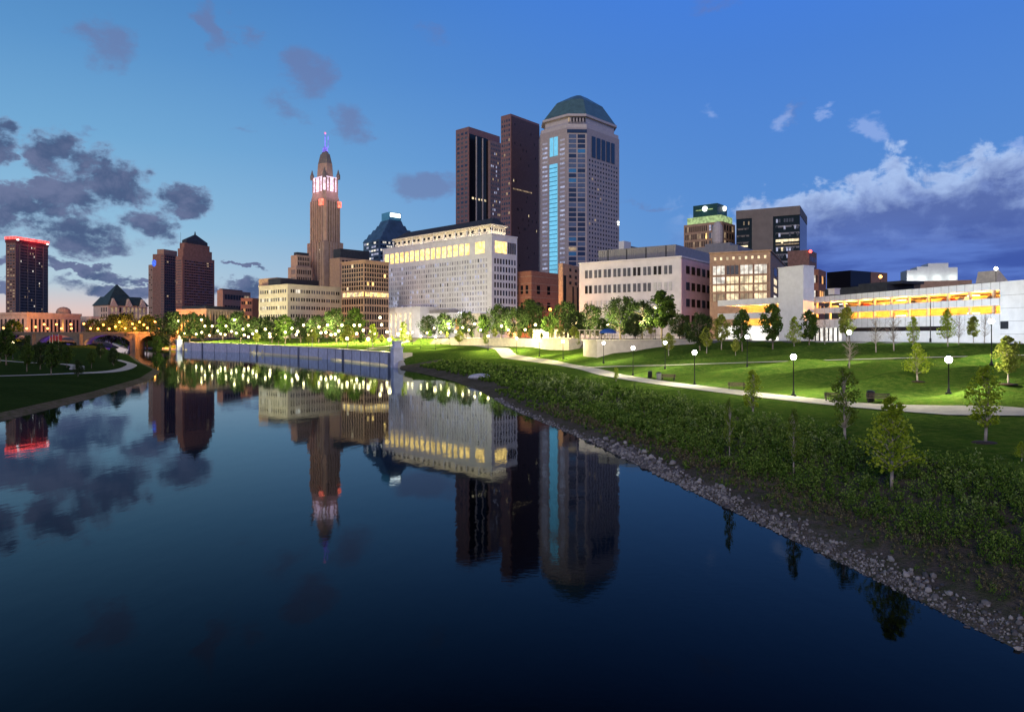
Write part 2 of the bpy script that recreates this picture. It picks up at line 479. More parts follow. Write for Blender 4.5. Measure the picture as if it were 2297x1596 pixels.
def sheet(name, rows, offs, xfun, zfun, sign, zonefun, mats):
    Y = np.asarray(rows, float)[:, None] + 0 * np.asarray(offs)[None, :]
    X = xfun(Y) + sign * np.asarray(offs, float)[None, :]
    Z = zfun(X, Y)
    nr, nc = X.shape
    v = np.stack([X, Y, Z], -1).reshape(-1, 3)
    idx = np.arange(nr * nc).reshape(nr, nc)
    q = np.stack([idx[:-1, :-1], idx[:-1, 1:], idx[1:, 1:], idx[1:, :-1]], -1).reshape(-1, 4)
    if sign < 0: q = q[:, ::-1]
    me = bpy.data.meshes.new(name)
    me.vertices.add(len(v)); me.vertices.foreach_set('co', v.astype(np.float32).ravel())
    me.loops.add(q.size); me.loops.foreach_set('vertex_index', q.astype(np.int32).ravel())
    me.polygons.add(len(q)); me.polygons.foreach_set('loop_start', np.arange(0, q.size, 4, dtype=np.int32))
    cx_ = (X[:-1, :-1] + X[1:, 1:]) / 2; cy_ = (Y[:-1, :-1] + Y[1:, 1:]) / 2
    for m in mats: me.materials.append(m)
    me.polygons.foreach_set('material_index', zonefun(cx_, cy_).astype(np.int32).ravel())
    me.polygons.foreach_set('use_smooth', np.ones(len(q), bool))
    me.update(calc_edges=True)
    o = bpy.data.objects.new(name, me); COL.objects.link(o)
    o['kind'] = 'structure'
    return o
rows = np.concatenate([np.arange(-50, 165, 1.5), np.arange(165, 480, 3.0), np.arange(480, 900, 15), [900, 1100, 1500, 2200, 3000]])
offs = np.concatenate([[-25, -12, -6, -3, -1.5, -.6], np.arange(0, 5, .5), np.arange(5, 45, 1.0), np.arange(45, 110, 2.0), np.arange(110, 250, 6.0), [250, 300, 400, 600, 1000, 1800, 4500]])
def zoneR(x, y):
    d = distpoly(x, y, RX, RY) * np.where(x < xR(y), -1, 1)
    z = np.where(d < 12.5, 1, 0)
    z = np.where((y > 214), np.where(d < 2.0, 3, 0), z)
    z = np.where(x > xE(y), 2, z)
    return z
sheet('ground', rows, offs, xR, zright, 1, zoneR, [GRASS, SOIL, STREET, M['paving']])
offs2 = np.concatenate([[-25, -12, -6, -3, -1.5], np.arange(0, 30, 1.0), np.arange(30, 120, 4.0), [120, 140, 170, 220, 300, 500, 1000, 2500]])
def zoneL(x, y):
    d = distpoly(x, y, LX, LY)
    return np.where(d < 1.6, 1, np.where((d > 190) | (y > 520), 2, 0))
LGRASS = grass_mat('left_bank_grass', (.018, .042, .012), (.026, .056, .016), (.04, .06, .02))
sheet('river_bank', rows[::1], offs2, xL, zleft, -1, zoneL, [LGRASS, SOIL, STREET])

# water
wm = bpy.data.materials.new('river_water'); wm.use_nodes = True
wm.node_tree.nodes.clear()
T = NT(wm.node_tree)
pos = T.n('ShaderNodeNewGeometry').outputs['Position']
bn = T.n('ShaderNodeBump'); bn.inputs['Strength'].default_value = .09; bn.inputs['Distance'].default_value = .06
patch = T.mr(T.noise(T.vec('MULTIPLY', pos, (.02, .05, 1.0)), 1.0, 3, .5), .45, .65)
T.put(bn.inputs['Height'], T.math('ADD', T.noise(T.vec('MULTIPLY', pos, (1.0, .5, 1.0)), .8, 3, .5), T.math('MULTIPLY', T.math('MULTIPLY', T.noise(T.vec('MULTIPLY', pos, (1.5, 3.0, 1.0)), 1.2, 3, .6), patch), .5)))
fr = T.n('ShaderNodeFresnel'); fr.inputs[0].default_value = 1.33
wm.node_tree.links.new(bn.outputs[0], fr.inputs[1])
df = T.n('ShaderNodeBsdfDiffuse'); df.inputs[0].default_value = (.0008, .0016, .0028, 1)      # murky body of the river
gl = T.n('ShaderNodeBsdfGlossy'); gl.inputs[0].default_value = (.80, .92, 1, 1); gl.inputs['Roughness'].default_value = .03
wm.node_tree.links.new(bn.outputs[0], gl.inputs['Normal'])
mx = T.n('ShaderNodeMixShader')
T.put(mx.inputs[0], T.math('MULTIPLY', T.math('SUBTRACT', T.math('POWER', fr.outputs[0], 1.2), .03), 1.08, clamp=True))
wm.node_tree.links.new(df.outputs[0], mx.inputs[1]); wm.node_tree.links.new(gl.outputs[0], mx.inputs[2])
wo_ = T.n('ShaderNodeOutputMaterial'); wm.node_tree.links.new(mx.outputs[0], wo_.inputs[0])
wb = MB(); wb.poly([(-2200, -60, 0), (60, -60, 0), (60, 3000, 0), (-2200, 3000, 0)], [(0, 1, 2, 3)], wm)
tag(wb.build('water'), kind='structure')

# paths, draped on the ground
def strip(name, pts, width, m, lift=.05, zf=ground, label=None):
    pts = [Vector((a, b)) for a, b in pts]
    # Catmull-Rom resample
    out = []
    q = [2 * pts[0] - pts[1]] + pts + [2 * pts[-1] - pts[-2]]
    for i in range(1, len(q) - 2):
        n = max(2, int((q[i + 1] - q[i]).length / 2.0))
        for k in range(n):
            t = k / n
            out.append(.5 * ((2 * q[i]) + (q[i + 1] - q[i - 1]) * t + (2 * q[i - 1] - 5 * q[i] + 4 * q[i + 1] - q[i + 2]) * t * t + (3 * q[i] - q[i - 1] - 3 * q[i + 1] + q[i + 2]) * t ** 3))
    out.append(pts[-1])
    b = MB(); v = []; f = []
    nn = 5
    for i, c in enumerate(out):
        d = (out[min(i + 1, len(out) - 1)] - out[max(i - 1, 0)]).normalized(); nrm = Vector((-d.y, d.x))
        for j in range(nn):
            s_ = c + nrm * width * (j / (nn - 1) - .5)
            v.append((s_.x, s_.y, zf(s_.x, s_.y) + lift))
    for i in range(len(out) - 1):
        for j in range(nn - 1):
            a = i * nn + j
            f.append((a, a + nn, a + nn + 1, a + 1) if False else (a, a + 1, a + nn + 1, a + nn))
    b.poly(v, f, m)
    o = b.build(name, smooth=True)
    o['kind'] = 'structure'
    return out
MAINPATH = strip('path', [(75, 28), (58, 43), (42.3, 58), (33.5, 70), (25, 92), (18.3, 118), (14.5, 152), (4.5, 192), (-10, 245), (-20, 285)], 4.2, M['paving'], .09)
strip('footpath', list(zip(FPX, FPY)), 1.0, M['paving'], .16)
strip('path', [(-150, 118), (-120, 126), (-97, 134), (-93, 160), (-112, 205), (-138, 243)], 2.6, M['paving'], .1)
strip('footpath', [(-100, 160), (-118, 185), (-150, 200)], 3.0, M['paving'], .13)
strip('pavement', [(-90, 312), (-130, 368), (-190, 430), (-215, 455)], 4.0, M['paving'], .15)
strip('pavement', [(-45, 262), (-58, 285), (-44, 330), (-60, 370)], 3.0, M['paving'], .15)
# street and pavement in front of the long white building
strip('pavement', [(110, -20), (82, 125), (76, 158), (58, 178)], 4.0, M['paving'], .07)
strip('road', [(120, -20), (90, 118), (80, 160), (70, 220)], 5.0, M['asphalt'], .04)

# ------------------------------------------------------------------ buildings
class Bld:
    """a building whose near vertical edge stands at photo column xC, depth D; local x runs along its right face, local y along its left face"""
    def __init__(s, name, label, xC, D, phi, xL_, xR_, zb=CITY - .3, cat='building'):
        s.phi = R(phi); s.D = D; s.zb = zb
        C = P(xC, D); s.C = C
        s.root = empty(name, (C[0], C[1], zb), s.phi, label, cat)
        def ln(px, dx, dy):
            u = (px - CX) / F
            return (u * C[1] - C[0]) / (dx - u * dy)
        c, q = math.cos(s.phi), math.sin(s.phi)
        s.L1 = ln(xL_, -q, c) if xL_ is not None else 20.0
        s.L2 = ln(xR_, c, q) if xR_ is not None else 20.0
        s.w = []
    def ux(s, px):      # photo column -> local x on the right face
        u = (px - CX) / F; c, q = math.cos(s.phi), math.sin(s.phi)
        return (u * s.C[1] - s.C[0]) / (c - u * q)
    def uy(s, px):
        u = (px - CX) / F; c, q = math.cos(s.phi), math.sin(s.phi)
        return (u * s.C[1] - s.C[0]) / (-q - u * c)
    def z(s, py, back=0.0):   # photo row at the near edge (or so many metres behind it) -> local height
        return zat(py, s.D + back) - s.zb
    def box(s, name, x0, x1, y0, y1, z0, z1, m, parent=None):
        b = MB(); b.box(x0, x1, y0, y1, z0, z1, m)
        return b.build(name, parent or s.root)
    def plane(s, face, inset=0.0):
        if face == 'R': return (0.0, inset), 0.0, s.L2
        if face == 'L': return (inset, s.L1), -math.pi / 2, s.L1
        return face
    def win(s, face, nu, nz, u0, u1, z0, z1, fw, fh, mats, probs=None, inset=0.0, name='window', skip=0.0, jit=0.0, proud=.10, pair=False):
        """grid of windows on a facade plane; u0,u1 fractions of its length (or metres if >1)"""
        o, ang, L = s.plane(face, inset)
        if u1 <= 1.0: u0, u1 = u0 * L, u1 * L
        du, dz_ = (u1 - u0) / nu, (z1 - z0) / nz
        c, q = math.cos(ang), math.sin(ang)
        for k in range(nz):
            for i in range(nu):
                if rnd.random() < skip: continue
                m = mats[0] if not probs else rnd.choices(mats, probs)[0]
                us = [(i + .5) * du] if not pair else [(i + .28) * du, (i + .72) * du]
                for uu in us:
                    u = u0 + uu
                    w = du * fw * (.42 if pair else 1); h = dz_ * fh
                    s.w.append((name, o[0] + c * u, o[1] + q * u, z0 + (k + .5) * dz_, ang, round(w, 2), round(h, 2), m, proud))
    def finish(s, cap=100, parent=None):
        """the windows nearest to the near corner (they show largest) as parts, the rest as one part"""
        byname = {}
        for w in s.w: byname.setdefault(w[0], []).append(w)
        for name, ws in byname.items():
            ws.sort(key=lambda w: (math.hypot(w[1], w[2]) - .6 * w[5] * w[6]))
            cache = {}
            for w in ws[:cap]:
                key = (w[5], w[6], w[7].name, w[8])
                if key not in cache:
                    b = MB(); b.box(-w[5] / 2, w[5] / 2, -w[8], .2, -w[6] / 2, w[6] / 2, w[7])
                    cache[key] = b.mesh(name)
                o = bpy.data.objects.new(name, cache[key]); COL.objects.link(o)
                o.parent = s.root; o.location = (w[1], w[2], w[3]); o.rotation_euler = (0, 0, w[4])
            if len(ws) > cap:
                b = MB()
                for w in ws[cap:]:
                    b.obox((w[1], w[2]), w[4], -w[5] / 2, w[5] / 2, -.2, w[8], w[3] - w[6] / 2, w[3] + w[6] / 2, w[7])
                o = b.build(name, s.root); o['kind'] = 'stuff'
        s.w = []
    def point(s, name, loc, power, color, r=.5):
        ld = bpy.data.lights.new(name, 'POINT'); ld.energy = power; ld.color = color; ld.shadow_soft_size = r
        o = bpy.data.objects.new(name, ld); o.visible_glossy = False; COL.objects.link(o); o.parent = s.root; o.location = loc
        return o

# 1 tower with the red crown, far left
b = Bld('office_tower', 'brown tower with a glowing red band around its flat top', 35, 800, 80, 13, 108)
h = b.z(530)
b.box('shaft', 0, b.L2, 0, b.L1, 0, h - 7, M['brown'])
b.box('crown', -.5, b.L2 + .5, -.5, b.L1 + .5, h - 7, h - 3.2, mat('maroon_crown', (.16, .03, .03), .7))
b.box('glow_band', -.7, b.L2 + .7, -.7, b.L1 + .7, h - 3.2, h, M['red_flood'])
for x in (1.6, b.L2 - 2.5):
    o = MB(); o.lathe([(.9, 0), (1.3, .8), (.9, 1.7)], M['signwhite'], 8); o.build('corner_light', b.root, loc=(x, -1.6, h - 4.5))
b.win('R', 17, 30, .14, .82, 4, h - 9, .62, .55, [M['glass'], M['lit_dim'], M['lit_w']], [.955, .03, .015])
b.win('R', 2, 30, .86, .99, 4, h - 9, .7, .55, [mat('bronze_glass', (.09, .04, .02), .3, var=.2)])
b.win('L', 3, 30, .1, .95, 4, h - 9, .7, .4, [M['glass'], M['gglass'], M['lit_dim']], [.4, .4, .2])
o = MB()
for u in (.12, .36, .60, .84): o.box(b.L2 * u - .35, b.L2 * u + .35, -.45, 0, 0, h - 7, M['tan'])
o.build('pier', b.root)
b.point('crown_light', (b.L2 * .5, -9, h + 1), 8000, (1, .06, .06), 1)
b.finish(100)

# 2 low classical block below it
b = Bld('civic_building', 'long low sandstone block with columns, lit orange, below the red-topped tower', 60, 545, 70, -60, 181)
h = b.z(700)
b.box('wall', 0, b.L2, 0, b.L1, 0, h - 2, M['beige2']); b.box('cornice', -.6, b.L2 + .6, -.6, b.L1 + .6, h - 2, h, M['beige2'])
b.win('R', 13, 1, .05, .97, 3, h - 4.5, .5, .9, [M['glass'], M['lit_o']], [.8, .2]); b.win('L', 12, 1, .03, .97, 3, h - 4.5, .45, .9, [M['glass']])
o = MB(); o.lathe([(5.5, 0), (5.5, 1.6), (4.6, 3.8), (2.6, 5.2), (.2, 5.7)], M['tan'], 16); o.build('dome', b.root, loc=(b.ux(158), 8, h))
b.finish()
b = Bld('civic_building', 'small pale block in the gap beside the green-roofed hall', 205, 600, 70, 178, 226)
h = b.z(709); b.box('wall', 0, b.L2, 0, b.L1, 0, h, M['cream']); b.win('R', 5, 2, .05, .95, 2, h - 1, .5, .6, [M['glass'], M['lit']], [.5, .5]); b.finish()

# 3 green-roofed hall
b = Bld('town_hall', 'stone hall with a steep dark green pyramid roof and gabled bays', 243, 600, 55, 224, 331)
h = b.z(684)
b.box('wall', 0, b.L2, 0, b.L1 + 12, 0, h, M['beige'])
L1 = b.L1 + 12; o = MB(); ft = [(-1, -1), (b.L2 + 1, -1), (b.L2 + 1, L1 + 1), (-1, L1 + 1)]
mx, my = b.ux(283) * .9, L1 * .5
o.prism(ft, h, h + 8, M['slate'], [(4, 4), (b.L2 - 4, 4), (b.L2 - 4, L1 - 4), (4, L1 - 4)])
zt = b.z(637) * 1.02
o.prism([(mx - 11, my - 9), (mx + 11, my - 9), (mx + 11, my + 9), (mx - 11, my + 9)], h + 4, zt, M['slate'], [(mx - .4, my - .4), (mx + .4, my - .4), (mx + .4, my + .4), (mx - .4, my + .4)])
ROOF = o.build('roof', b.root)
for fr in (.12, .5, .86):
    g = MB(); u = fr * b.L2
    g.poly([(u - 3.5, -1.3, h - 1), (u + 3.5, -1.3, h - 1), (u, -1.3, h + 6), (u - 3.5, 4, h - 1), (u + 3.5, 4, h - 1), (u, 4, h + 6)], [(0, 1, 2), (0, 3, 4, 1), (1, 4, 5, 2), (0, 2, 5, 3), (3, 5, 4)], M['beige'])
    g.build('gable', ROOF)
b.win('R', 9, 2, .04, .96, h - 12, h - 1, .5, .75, [M['glass'], M['lit_dim']], [.4, .6]); b.win('L', 3, 2, .1, .9, h - 12, h - 1, .5, .7, [M['glass']])
b.finish()

# 4 towers with blue light
b = Bld('office_tower', 'slim pinkish tower with a blue light on its shoulder', 359, 705, 60, 333, 384)
h = b.z(583); b.box('shaft', 0, b.L2, 0, b.L1, 0, h - 4, M['tan']); b.box('crown', 0, b.L2 * .4, 0, b.L1 * .5, h - 4, h, M['brown'])
o = MB(); o.lathe([(2.2, 0), (3.4, 2.0), (3.4, 5.5), (2.0, 7.5)], M['bluelight'], 12); o.build('blue_light', b.root, loc=(-2, 4, h - 7))
b.win('L', 6, 26, .05, .95, 3, h - 8, .6, .5, [M['glass'], mat('pink_glass', (.30, .20, .18), .3)], [.4, .6]); b.win('R', 5, 26, .1, .9, 3, h - 8, .6, .5, [M['glass']]); b.finish(60)
b = Bld('office_tower', 'dark red-brown slab tower between the blue-lit tower and the pyramid-topped one', 368, 700, 75, 361, 397)
h = b.z(558); b.box('shaft', 0, b.L2, 0, b.L1 + 10, 0, h - 5, M['brown']); b.box('penthouse', 1.5, b.L2 + 2, 1.5, b.L1 + 6, h - 5, h, M['tan'])
b.win('R', 6, 30, .04, .97, 3, h - 6, .75, .55, [M['glass_d'], M['lit_dim']], [.97, .03]); b.win('L', 2, 30, .05, .95, 3, h - 6, .7, .5, [M['gglass']]); b.finish(60)

# 5 pyramid-topped tower
b = Bld('office_tower', 'dark stepped tower with a black pyramid roof and a spike', 409, 650, 68, 394, 481)
h = b.z(574); L2, L1 = b.L2, b.L1
b.box('shaft', 0, L2, 0, L1, 0, h, M['brown'])
h2 = b.z(556); b.box('upper_shaft', L2 * .04, L2 * .93, L1 * .05, L1 * .9, h, h2, M['brown'])
h3 = b.z(543); b.box('upper_shaft', L2 * .08, L2 * .86, L1 * .08, L1 * .8, h2, h3, M['brown'])
o = MB(); x0, x1, y0, y1 = L2 * .14, L2 * .80, L1 * .1, L1 * .75; mx, my = (x0 + x1) / 2, (y0 + y1) / 2
o.prism([(x0, y0), (x1, y0), (x1, y1), (x0, y1)], h3, b.z(536), M['darkroof'])
o.prism([(x0, y0), (x1, y0), (x1, y1), (x0, y1)], b.z(536), b.z(521), M['darkroof'], [(mx - 1, my - 1), (mx + 1, my - 1), (mx + 1, my + 1), (mx - 1, my + 1)])
o.tube((mx, my, b.z(522)), (mx, my, b.z(513)), 1.0, .3, M['darkroof']); o.build('roof', b.root)
o = MB(); o.tube((L2 * .05, L1 * .5, h), (L2 * .05, L1 * .5, b.z(520)), .15, .1, M['metal'], 5); o.build('mast', b.root)
b.win('R', 13, 27, .06, .95, 4, h - 3, .86, .42, [M['glass_d'], M['nglass'], M['lit_dim']], [.8, .19, .01])
b.win('L', 4, 27, .1, .9, 4, h - 3, .7, .5, [M['gglass'], M['lit_dim']], [.95, .05])
b.finish()

# 6 mid-rise blocks right of it
b = Bld('office_building', 'brown flat-roofed block right of the pyramid-topped tower', 500, 620, 75, 487, 562)
h = b.z(650); b.box('wall', 0, b.L2, 0, b.L1, 0, h, M['tan']); b.box('penthouse', 3, b.L2 * .8, 3, b.L1, h, h + 1.5, M['brown'])
b.win('R', 9, 4, .05, .95, 2, h - 1, .8, .45, [M['glass'], M['lit_dim']], [.85, .15]); b.finish()
b = Bld('office_building', 'narrow salmon block beside the brown flat-roofed block', 566, 560, 75, 540, 579)
h = b.z(668); b.box('wall', 0, b.L2 + 12, 0, b.L1, 0, h, M['rust']); b.win('L', 5, 5, .05, .95, 2, h - 1, .8, .4, [M['glass'], M['lit_o']], [.7, .3]); b.finish()
b = Bld('civic_building', 'long pillared hall with a dark flat roof behind the park lamps', 463, 500, 70, 398, 545)
h = b.z(692); b.box('wall', 0, b.L2, 0, b.L1, 0, h - 1.5, M['beige2']); b.box('cornice', -.7, b.L2 + .7, -.7, b.L1 + .7, h - 1.5, h, M['beige2']); b.box('roof', 2, b.L2 - 2, 2, b.L1 - 2, h, h + 2.2, M['darkroof'])
b.win('R', 12, 1, .05, .97, 3, h - 3, .55, .9, [M['glass'], M['lit_o'], M['lit_dim']], [.5, .2, .3]); b.win('L', 8, 1, .03, .97, 3, h - 3, .5, .9, [M['glass']])
o = MB()
for i in range(13): o.tube((b.L2 * (.05 + .92 * i / 12), -.9, 0), (b.L2 * (.05 + .92 * i / 12), -.9, h - 1.5), .55, .45, M['beige2'], 8)
o.build('colonnade', b.root); b.finish()

# 8 beige federal building
b = Bld('government_building', 'beige five-storey stone block with small square windows', 645, 430, 51, 580.5, 766)
h = b.z(639); b.box('wall', 0, b.L2, 0, b.L1, 0, h, M['beige']); b.box('parapet', -.25, b.L2 + .25, -.25, b.L1 + .25, h, h + .7, M['beige'])
b.box('penthouse', b.L2 * .02, b.L2 * .72, 9, b.L1 * .7, h + .7, b.z(626) + 1.2, M['darkmetal']); b.box('plant_room', 2, b.L2 * .3, b.L1 * .45, b.L1 * 1.1, h + .7, h + 5.6, M['tan'])
b.win('R', 10, 6, .04, .97, 1, h - 1, .62, .42, [M['glass'], M['gglass'], M['lit_w']], [.62, .3, .08], pair=True)
b.win('L', 12, 6, .04, .97, 1, h - 1, .5, .42, [M['glass'], M['gglass'], M['lit_w']], [.35, .5, .15]); b.finish()

# 9 art deco tower
b = Bld('skyscraper', 'tall art deco stone tower with pink-lit crown and violet spire', 727, 560, 48, 692, 767)
LV = b; s1 = b.z(597); hs = b.z(494); ht = b.z(455); L1, L2 = b.L1, b.L2
def octa(i, c=0.16):
    x0, x1, y0, y1 = i * L2, (1 - i) * L2, i * L1, (1 - i) * L1; cx_, cy_ = c * L2, c * L1
    return [(x0 + cx_, y0), (x1 - cx_, y0), (x1, y0 + cy_), (x1, y1 - cy_), (x1 - cx_, y1), (x0 + cx_, y1), (x0, y1 - cy_), (x0, y0 + cy_)]
o = MB(); o.box(0, L2, 0, L1, 0, b.z(540), M['leveque']); o.build('shaft', b.root)
o = MB(); o.prism(octa(.035, .10), b.z(540), b.z(442), M['leveque']); o.build('upper_shaft', b.root)
zc = b.z(442, 8); zc2 = b.z(428, 8)
o = MB(); o.prism(octa(.035, .10), b.z(442), zc2, M['leveque'], octa(.09, .12)); o.build('shoulder', b.root)
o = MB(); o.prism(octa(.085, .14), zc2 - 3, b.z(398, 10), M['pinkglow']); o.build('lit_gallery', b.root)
q = MB()
for f_ in (.2, .36, .64, .8): q.box(L2 * f_ - .7, L2 * f_ + .7, .07 * L1, .09 * L1, zc2 - 3, b.z(400, 10), M['leveque']); q.box(.07 * L2, .09 * L2, L1 * f_ - .7, L1 * f_ + .7, zc2 - 3, b.z(400, 10), M['leveque'])
q.build('gallery_pier', b.root)
o = MB(); o.prism(octa(.19, .14), b.z(399, 10), b.z(370, 15), M['leveque'], octa(.22, .14)); o.prism(octa(.22, .14), b.z(370, 15), b.z(350, 18), M['concrete'], octa(.31, .10)); CROWN = o.build('crown', b.root)
o = MB(); o.prism(octa(.33, .1), b.z(350, 18), b.z(343, 18), M['concrete'], octa(.40, .06)); o.build('cap', CROWN)
mx, my = L2 / 2, L1 / 2
o = MB(); o.tube((mx, my, b.z(345, 18)), (mx, my, b.z(334, 18)), 2.4, 1.8, M['violet'], 8); o.tube((mx, my, b.z(334, 18)), (mx, my, b.z(304, 18)), .5, .35, M['violet'], 6); o.tube((mx + 1.7, my - 1.7, b.z(334, 18)), (mx + 1.7, my - 1.7, b.z(308, 18)), .3, .25, M['violet'], 6); o.tube((mx, my, b.z(304, 18)), (mx, my, b.z(300, 18)), .8, .8, mat('pink_beacon', (.3, .1, .2), .5, var=0, emit=(1, .3, .6), es=1.5), 6); o.build('spire', CROWN)
for (x, y) in ((.12, .12), (.88, .10), (.10, .88)):
    o = MB(); o.lathe([(1.6, 0), (1.6, 3.5), (1.1, 4.5), (.2, 8)], M['concrete'], 8); o.build('turret', CROWN, loc=(x * L2, y * L1, b.z(400, 8)))
def rib(face, us, z0, z1, m, w=.5, dpt=.8, name='pilaster', inset=0):
    oo, ang, L = b.plane(face, inset); q = MB()
    for u in us: q.obox(oo, ang, u * L - w, u * L + w, 0, dpt, z0, z1, m)
    return q.build(name, b.root)
for f in 'LR':
    rib(f, [.03, .16, .34, .50, .66, .84, .97], 8, b.z(541), M['leveque'], 1.1, 1.0)
    rib(f, [.16, .3, .44, .56, .7, .84], b.z(540), b.z(446), M['leveque'], .75, 1.0, inset=.035 * L2)
    b.win(f, 6, 40, .05, .95, 5, b.z(541), .42, .5, [M['glass'], M['gglass'], M['lit_dim'], M['lit_w']], [.72, .2, .05, .03])
    b.win(f, 5, 25, .18, .82, b.z(540), b.z(462), .45, .5, [M['glass'], M['lit_dim']], [.93, .07], inset=.035 * L2)
b.win('L', 1, 1, .66, .96, b.z(460), b.z(443), .7, .8, [M['redglow']], name='red_niche', inset=.035 * L2, proud=1.2)
b.win('R', 1, 1, .74, 1.0, b.z(462), b.z(445), .6, .8, [M['redglow']], name='red_niche', inset=.035 * L2, proud=1.2)
b.point('crown_light', (-6, L1 * .5, zc2 + 2), 2500, (1, .6, .9), 1); b.point('crown_light', (L2 * .5, -6, zc2 + 2), 2500, (1, .6, .9), 1)
b.finish()
b = Bld('office_building', 'stone shoulder block stepping up to the left side of the art deco tower', 664, 545, 48, 652, 700)
h = b.z(598); b.box('wall', 0, b.L2, 0, b.L1 + 4, 0, h, M['leveque']); b.box('upper_storey', 2.5, b.L2, 2.5, b.L1 + 4, h, b.z(570), M['leveque']); b.box('roof', 4, b.L2, 5, b.L1 + 2, b.z(570), b.z(563), M['darkroof'])
b.win('R', 8, 9, .05, .95, 3, h - 1, .5, .6, [M['glass'], M['gglass']], [.7, .3]); b.win('L', 4, 9, .1, .9, 3, h - 1, .5, .6, [M['gglass']]); b.win('R', 7, 2, .2, .95, h + 1, b.z(573), .5, .7, [M['glass']], inset=2.5); b.finish(60)
b = Bld('office_building', 'brown wing with a black roof between the art deco tower and the brown grid block', 762, 520, 46, 752, 832)
h = b.z(577); b.box('wall', 0, b.L2, 0, b.L1 + 8, 0, h, M['tan']); b.box('roof', 2, b.L2, 2, b.L1 + 6, h, b.z(556), M['darkroof'])
b.win('R', 8, 2, .05, .95, h - 9, h - 1, .6, .6, [M['glass'], M['lit']], [.7, .3]); b.finish()

# 10 brown grid office block
b = Bld('office_building', 'brown gridded office block with one glowing row of windows beside the beige block', 816, 440, 50, 766, 872)
h = b.z(586); b.box('wall', 0, b.L2, 0, b.L1, 0, h, M['tan']); L1, L2 = b.L1, b.L2
zr = b.z(665)
for f, n in (('L', 9), ('R', 10)):
    b.win(f, n, 5, .02, .98, 1.5, zr - .5, .62, .72, [M['glass_d'], M['lit_dim']], [.97, .03])
    b.win(f, n * 2, 1, .06, .99, zr, zr + 3.2, .7, .85, [M['lit_y'], M['lit']], [.5, .5])
    b.win(f, n, 6, .02, .98, zr + 4, h - 1, .62, .72, [M['glass_d'], M['lit_y'], M['lit']], [.92, .04, .04])
b.box('cornice', -.5, L2, -.5, L1 + .5, h, h + 1, M['tan'])
b.point('street_glow', (-6, L1 * .8, 4), 5000, (1, .35, .08), 1)
b.finish()

# 11 blue glass stepped tower
b = Bld('office_tower', 'blue glass tower with stepped top and a white lit sign panel', 851, 560, 40, 815, 962)
h = b.z(520); L1, L2 = b.L1, b.L2
b.box('shaft', 0, L2, 0, L1, 0, b.z(536), M['navy'])
st = [(0.03, .86, 528), (.08, .78, 517), (.14, .70, 507), (.2, .62, 497), (.25, .56, 486)]
zp = b.z(536)
for a, c, y in st:
    zz = b.z(y); o = MB(); o.prism([(a * L2, a * L1), (c * L2, a * L1), (c * L2, c * L1 + 8), (a * L2, c * L1 + 8)], zp, zz, M['navy'], [(a * L2 + 1.2, a * L1 + 1.2), (c * L2 - 1.2, a * L1 + 1.2), (c * L2 - 1.2, c * L1 + 6), (a * L2 + 1.2, c * L1 + 6)]); o.build('upper_storey', b.root); zp = zz
b.box('crown', .28 * L2, .52 * L2, .28 * L1, .52 * L1 + 6, zp, b.z(468), M['bglass'])
o = MB(); o.box(.30 * L2, .50 * L2, .28 * L1 - .5, .28 * L1 - .1, b.z(479), b.z(470), M['signwhite']); o.build('sign', b.root)
b.win('L', 6, 24, .05, .95, 4, b.z(538), .8, .5, [M['nglass'], M['lit_b'], M['lit_w']], [.55, .25, .2])
b.win('R', 11, 24, .02, .45, 4, b.z(538), .8, .5, [M['glass_d'], M['lit_w'], M['lit_b']], [.6, .2, .2])
b.win('R', 12, 24, .47, .98, 4, b.z(538), .85, .6, [M['bglass'], M['nglass'], M['lit_b']], [.5, .42, .08]); b.finish()

# 12 courthouse, floodlit
b = Bld('courthouse', 'large white floodlit courthouse with a row of tall glowing yellow windows', 1103, 425, 46, 859, 1160)
JC = b; L1, L2 = b.L1, b.L2; h = b.z(526)
b.box('wall', 0, L2, 0, L1, 0, h, M['court']); b.box('parapet', -.3, L2 + .3, -.3, L1 + .3, h, h + .8, M['court'])
hu = h + 7.4
b.box('upper_storey', 4.5, L2 - 6, 4.5, L1 - 8, h + .8, hu - 1, M['cream']); b.box('eaves', 3.2, L2 - 5, 3.2, L1 - 6.5, hu - 1, hu, M['cream'])
o = MB(); o.prism([(4, 4), (L2 - 5.5, 4), (L2 - 5.5, L1 - 7), (4, L1 - 7)], hu, hu + 5, M['darkroof'], [(10, 9), (L2 - 9, 9), (L2 - 9, L1 - 14), (10, L1 - 14)]); o.build('roof', b.root)
zy0, zy1 = b.z(566), b.z(538)
b.win('L', 15, 1, .075, .83, zy0, zy1, .62, .92, [M['lit_y']], name='tall_window', proud=.2)
b.win('L', 1, 1, .02, .065, zy0, zy1, .85, .92, [M['lit_y']], name='tall_window', proud=.2); b.win('L', 1, 1, .86, .955, zy0, zy1, .75, .92, [M['lit_y']], name='tall_window', proud=.2)
b.win('R', 5, 1, .12, .58, zy0, zy1, .85, .92, [M['lit_y']], name='tall_window', proud=.2); b.win('R', 4, 1, .62, .95, zy0, zy1, .6, .92, [M['glass']], name='tall_window', proud=.2)
b.win('L', 44, 13, .02, .97, 6, zy0 - 2.5, .48, .62, [mat('grey_blind_window', (.27, .27, .33), .4, var=.1), mat('pale_blind_window', (.42, .42, .48), .5, var=.1), M['lit_b'], M['gglass']], [.34, .42, .2, .04])
b.win('R', 8, 9, .07, .96, 6, zy0 - 2.5, .5, .66, [M['glass'], M['nglass'], M['gglass']], [.6, .25, .15])
b.win('L', 9, 1, .05, .93, h + 3.2, hu - 2, .5, .75, [M['glass']], inset=4.5, name='attic_window', pair=True); b.win('R', 4, 1, .1, .8, h + 3.2, hu - 2, .5, .75, [M['glass']], inset=4.5, name='attic_window', pair=True)
q = MB()
